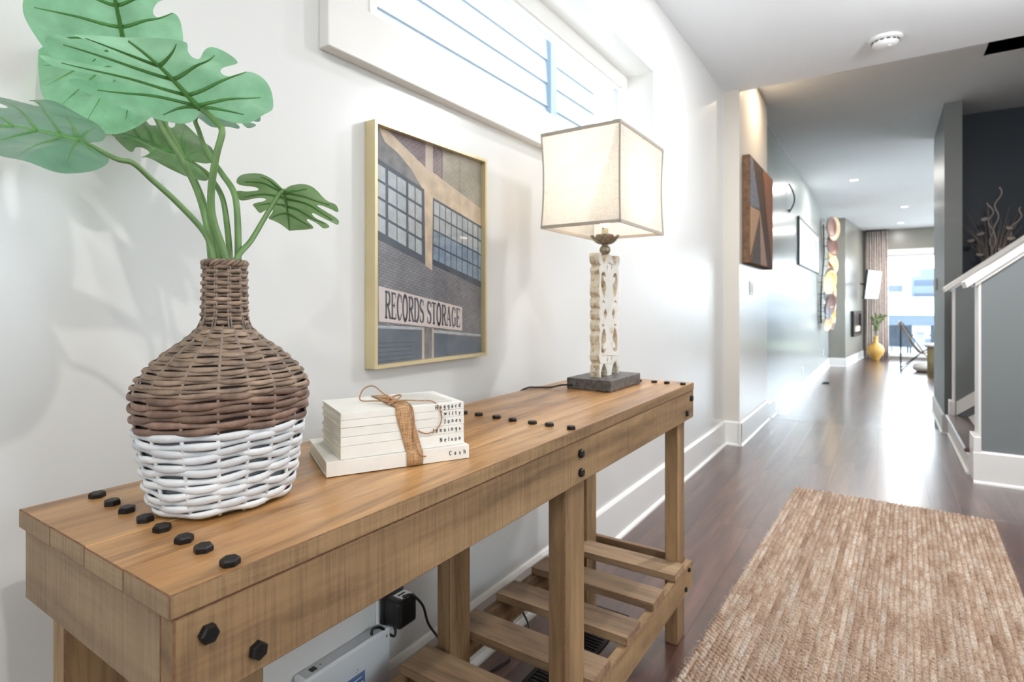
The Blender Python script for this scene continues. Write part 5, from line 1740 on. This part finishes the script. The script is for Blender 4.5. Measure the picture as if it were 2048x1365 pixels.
structure(obj('ground', prism([rect(-220, 220, -60, 340)], -14.2, -14, 'z'), plain('pale_ground', srgb(184, 182, 178), 0.9, var=0.1)))
structure(obj('balcony_floor', prism([rect(-1.2, 4.4, 17.62, 20.4)], -0.42, -0.30, 'z'), plain('grey_decking', srgb(150, 152, 154), 0.6)))
rl = thing('balcony_railing', (1.5, 20.3, -0.30), 'dark balcony railing with cable wires beyond the far glass door', 'railing')
M_RAIL = plain('blue_grey_steel', srgb(92, 108, 124), 0.5, 0.3)
obj('top_rail', box(-2.7, 2.7, -0.03, 0.03, 1.04, 1.09, 0.004), M_RAIL, rl)
for k in range(5):
    obj('post', box(-2.65 + 1.32 * k - .025, -2.65 + 1.32 * k + .025, -0.025, 0.025, 0, 1.04), M_RAIL, rl)
for k in range(8):
    obj('wire', tube([(-2.65, 0, 0.12 + .115 * k), (2.65, 0, 0.12 + .115 * k)], 0.004, 5), M_RAIL, rl)
M_PATIO = plain('blue_grey_wicker', srgb(84, 94, 108), 0.7, var=0.1)
def patio_chair(x_, y_, rz, label):
    t = thing('patio_chair', (x_, y_, -0.2995), label, 'chair', 'patio chairs on the balcony', rz)
    obj('seat', box(-0.28, 0.28, -0.28, 0.28, 0.36, 0.44, 0.02, 2), M_PATIO, t)
    obj('backrest', box(-0.29, 0.29, -0.33, -0.25, 0.30, 0.88, 0.02, 2), M_PATIO, t)
    for s in (-1, 1):
        obj('armrest', box(s * 0.29 - .035, s * 0.29 + .035, -0.30, 0.28, 0.58, 0.63, 0.01), M_PATIO, t)
        for q in (-.25, .25):
            obj('leg', box(s * 0.26 - .02, s * 0.26 + .02, q - .02, q + .02, 0, 0.60 if q > 0 else 0.36), M_PATIO, t)
    return t


patio_chair(0.28, 18.3, 0.1, 'blue grey patio chair left of the white balcony table')
patio_chair(1.32, 18.4, -0.15, 'blue grey patio chair right of the white balcony table')
t = thing('patio_table', (0.80, 18.9, -0.2995), 'small white table between the two patio chairs', 'table')
obj('top', box(-0.22, 0.22, -0.22, 0.22, 0.66, 0.72, 0.006), M_WHITEPL, t)
obj('pedestal', box(-0.10, 0.10, -0.10, 0.10, 0.03, 0.66, 0.004), M_WHITEPL, t)
obj('foot', box(-0.17, 0.17, -0.17, 0.17, 0, 0.03, 0.004), M_WHITEPL, t)
M_TREE = plain('pale_green_foliage', srgb(84, 116, 72), 0.8, var=0.3, vscale=3)
for k, (x_, y_, r_) in enumerate(((-5, 46, 4.6), (4.5, 42, 4.4), (14, 46, 4.8))):
    t = thing('tree', (x_, y_, -14), ['rounded green tree below the railing, left one', 'rounded green tree below the railing, middle one', 'rounded green tree below the railing, right one'][k], 'tree', 'trees below the balcony')
    obj('trunk', tube([(0, 0, 0), (0, 0, 9)], [0.35, 0.2], 8), M_DRY, t)
    bm = bmesh.new()
    bmesh.ops.create_icosphere(bm, subdivisions=3, radius=r_)
    for v in bm.verts:
        v.co *= 0.85 + 0.3 * random.random()
        v.co.z = v.co.z * 0.8 + 9.2
    me = bpy.data.meshes.new('crown'); bm.to_mesh(me); bm.free()
    obj('crown', me, M_TREE, t)
M_B = [plain('far_block_%s' % 'abcd'[i], srgb(*c), 0.7, var=0.03) for i, c in enumerate(((112, 120, 130), (134, 139, 144), (98, 108, 120), (160, 162, 164)))]
M_BW = plain('far_block_window', srgb(60, 72, 90), 0.4)
BL = [(-12, 150, 8, 8.8, 0, 'pale blue office tower with stepped top on the skyline'), (-1.5, 140, 10, 6.0, 1, 'light grey office block left of centre on the skyline'), (8.5, 156, 7, 7.6, 2, 'mid blue slab tower on the skyline'),
      (16.5, 145, 8, 5.5, 0, 'wide pale blue office block right on the skyline'), (3, 95, 18, 0.4, 3, 'long white low block with rows of windows below the towers'), (-13, 95, 12, 2.0, 1, 'low light grey block behind the curtain'),
      (26, 150, 9, 9.0, 2, 'tall blue slab tower at the right end of the skyline'), (21, 92, 14, 0.0, 3, 'long white low block at the right below the towers')]
for x_, y_, w_, top, mi, lb in BL:
    t = thing('office_block', (x_, y_, -14), lb, 'building', 'far skyline blocks')
    h_ = top + 14
    obj('body', box(-w_ / 2, w_ / 2, 0, 12, 0, h_), M_B[mi], t)
    obj('roof_house', box(-w_ / 4, w_ / 5, 2, 8, h_, h_ + 1.8), M_B[mi], t)
    nfl = 5
    for f_ in range(nfl):
        obj('window_band', box(-w_ / 2 + .5, w_ / 2 - .5, -0.05, 0.02, h_ - 2.2 - f_ * 3.0, h_ - 0.9 - f_ * 3.0), M_BW, t)
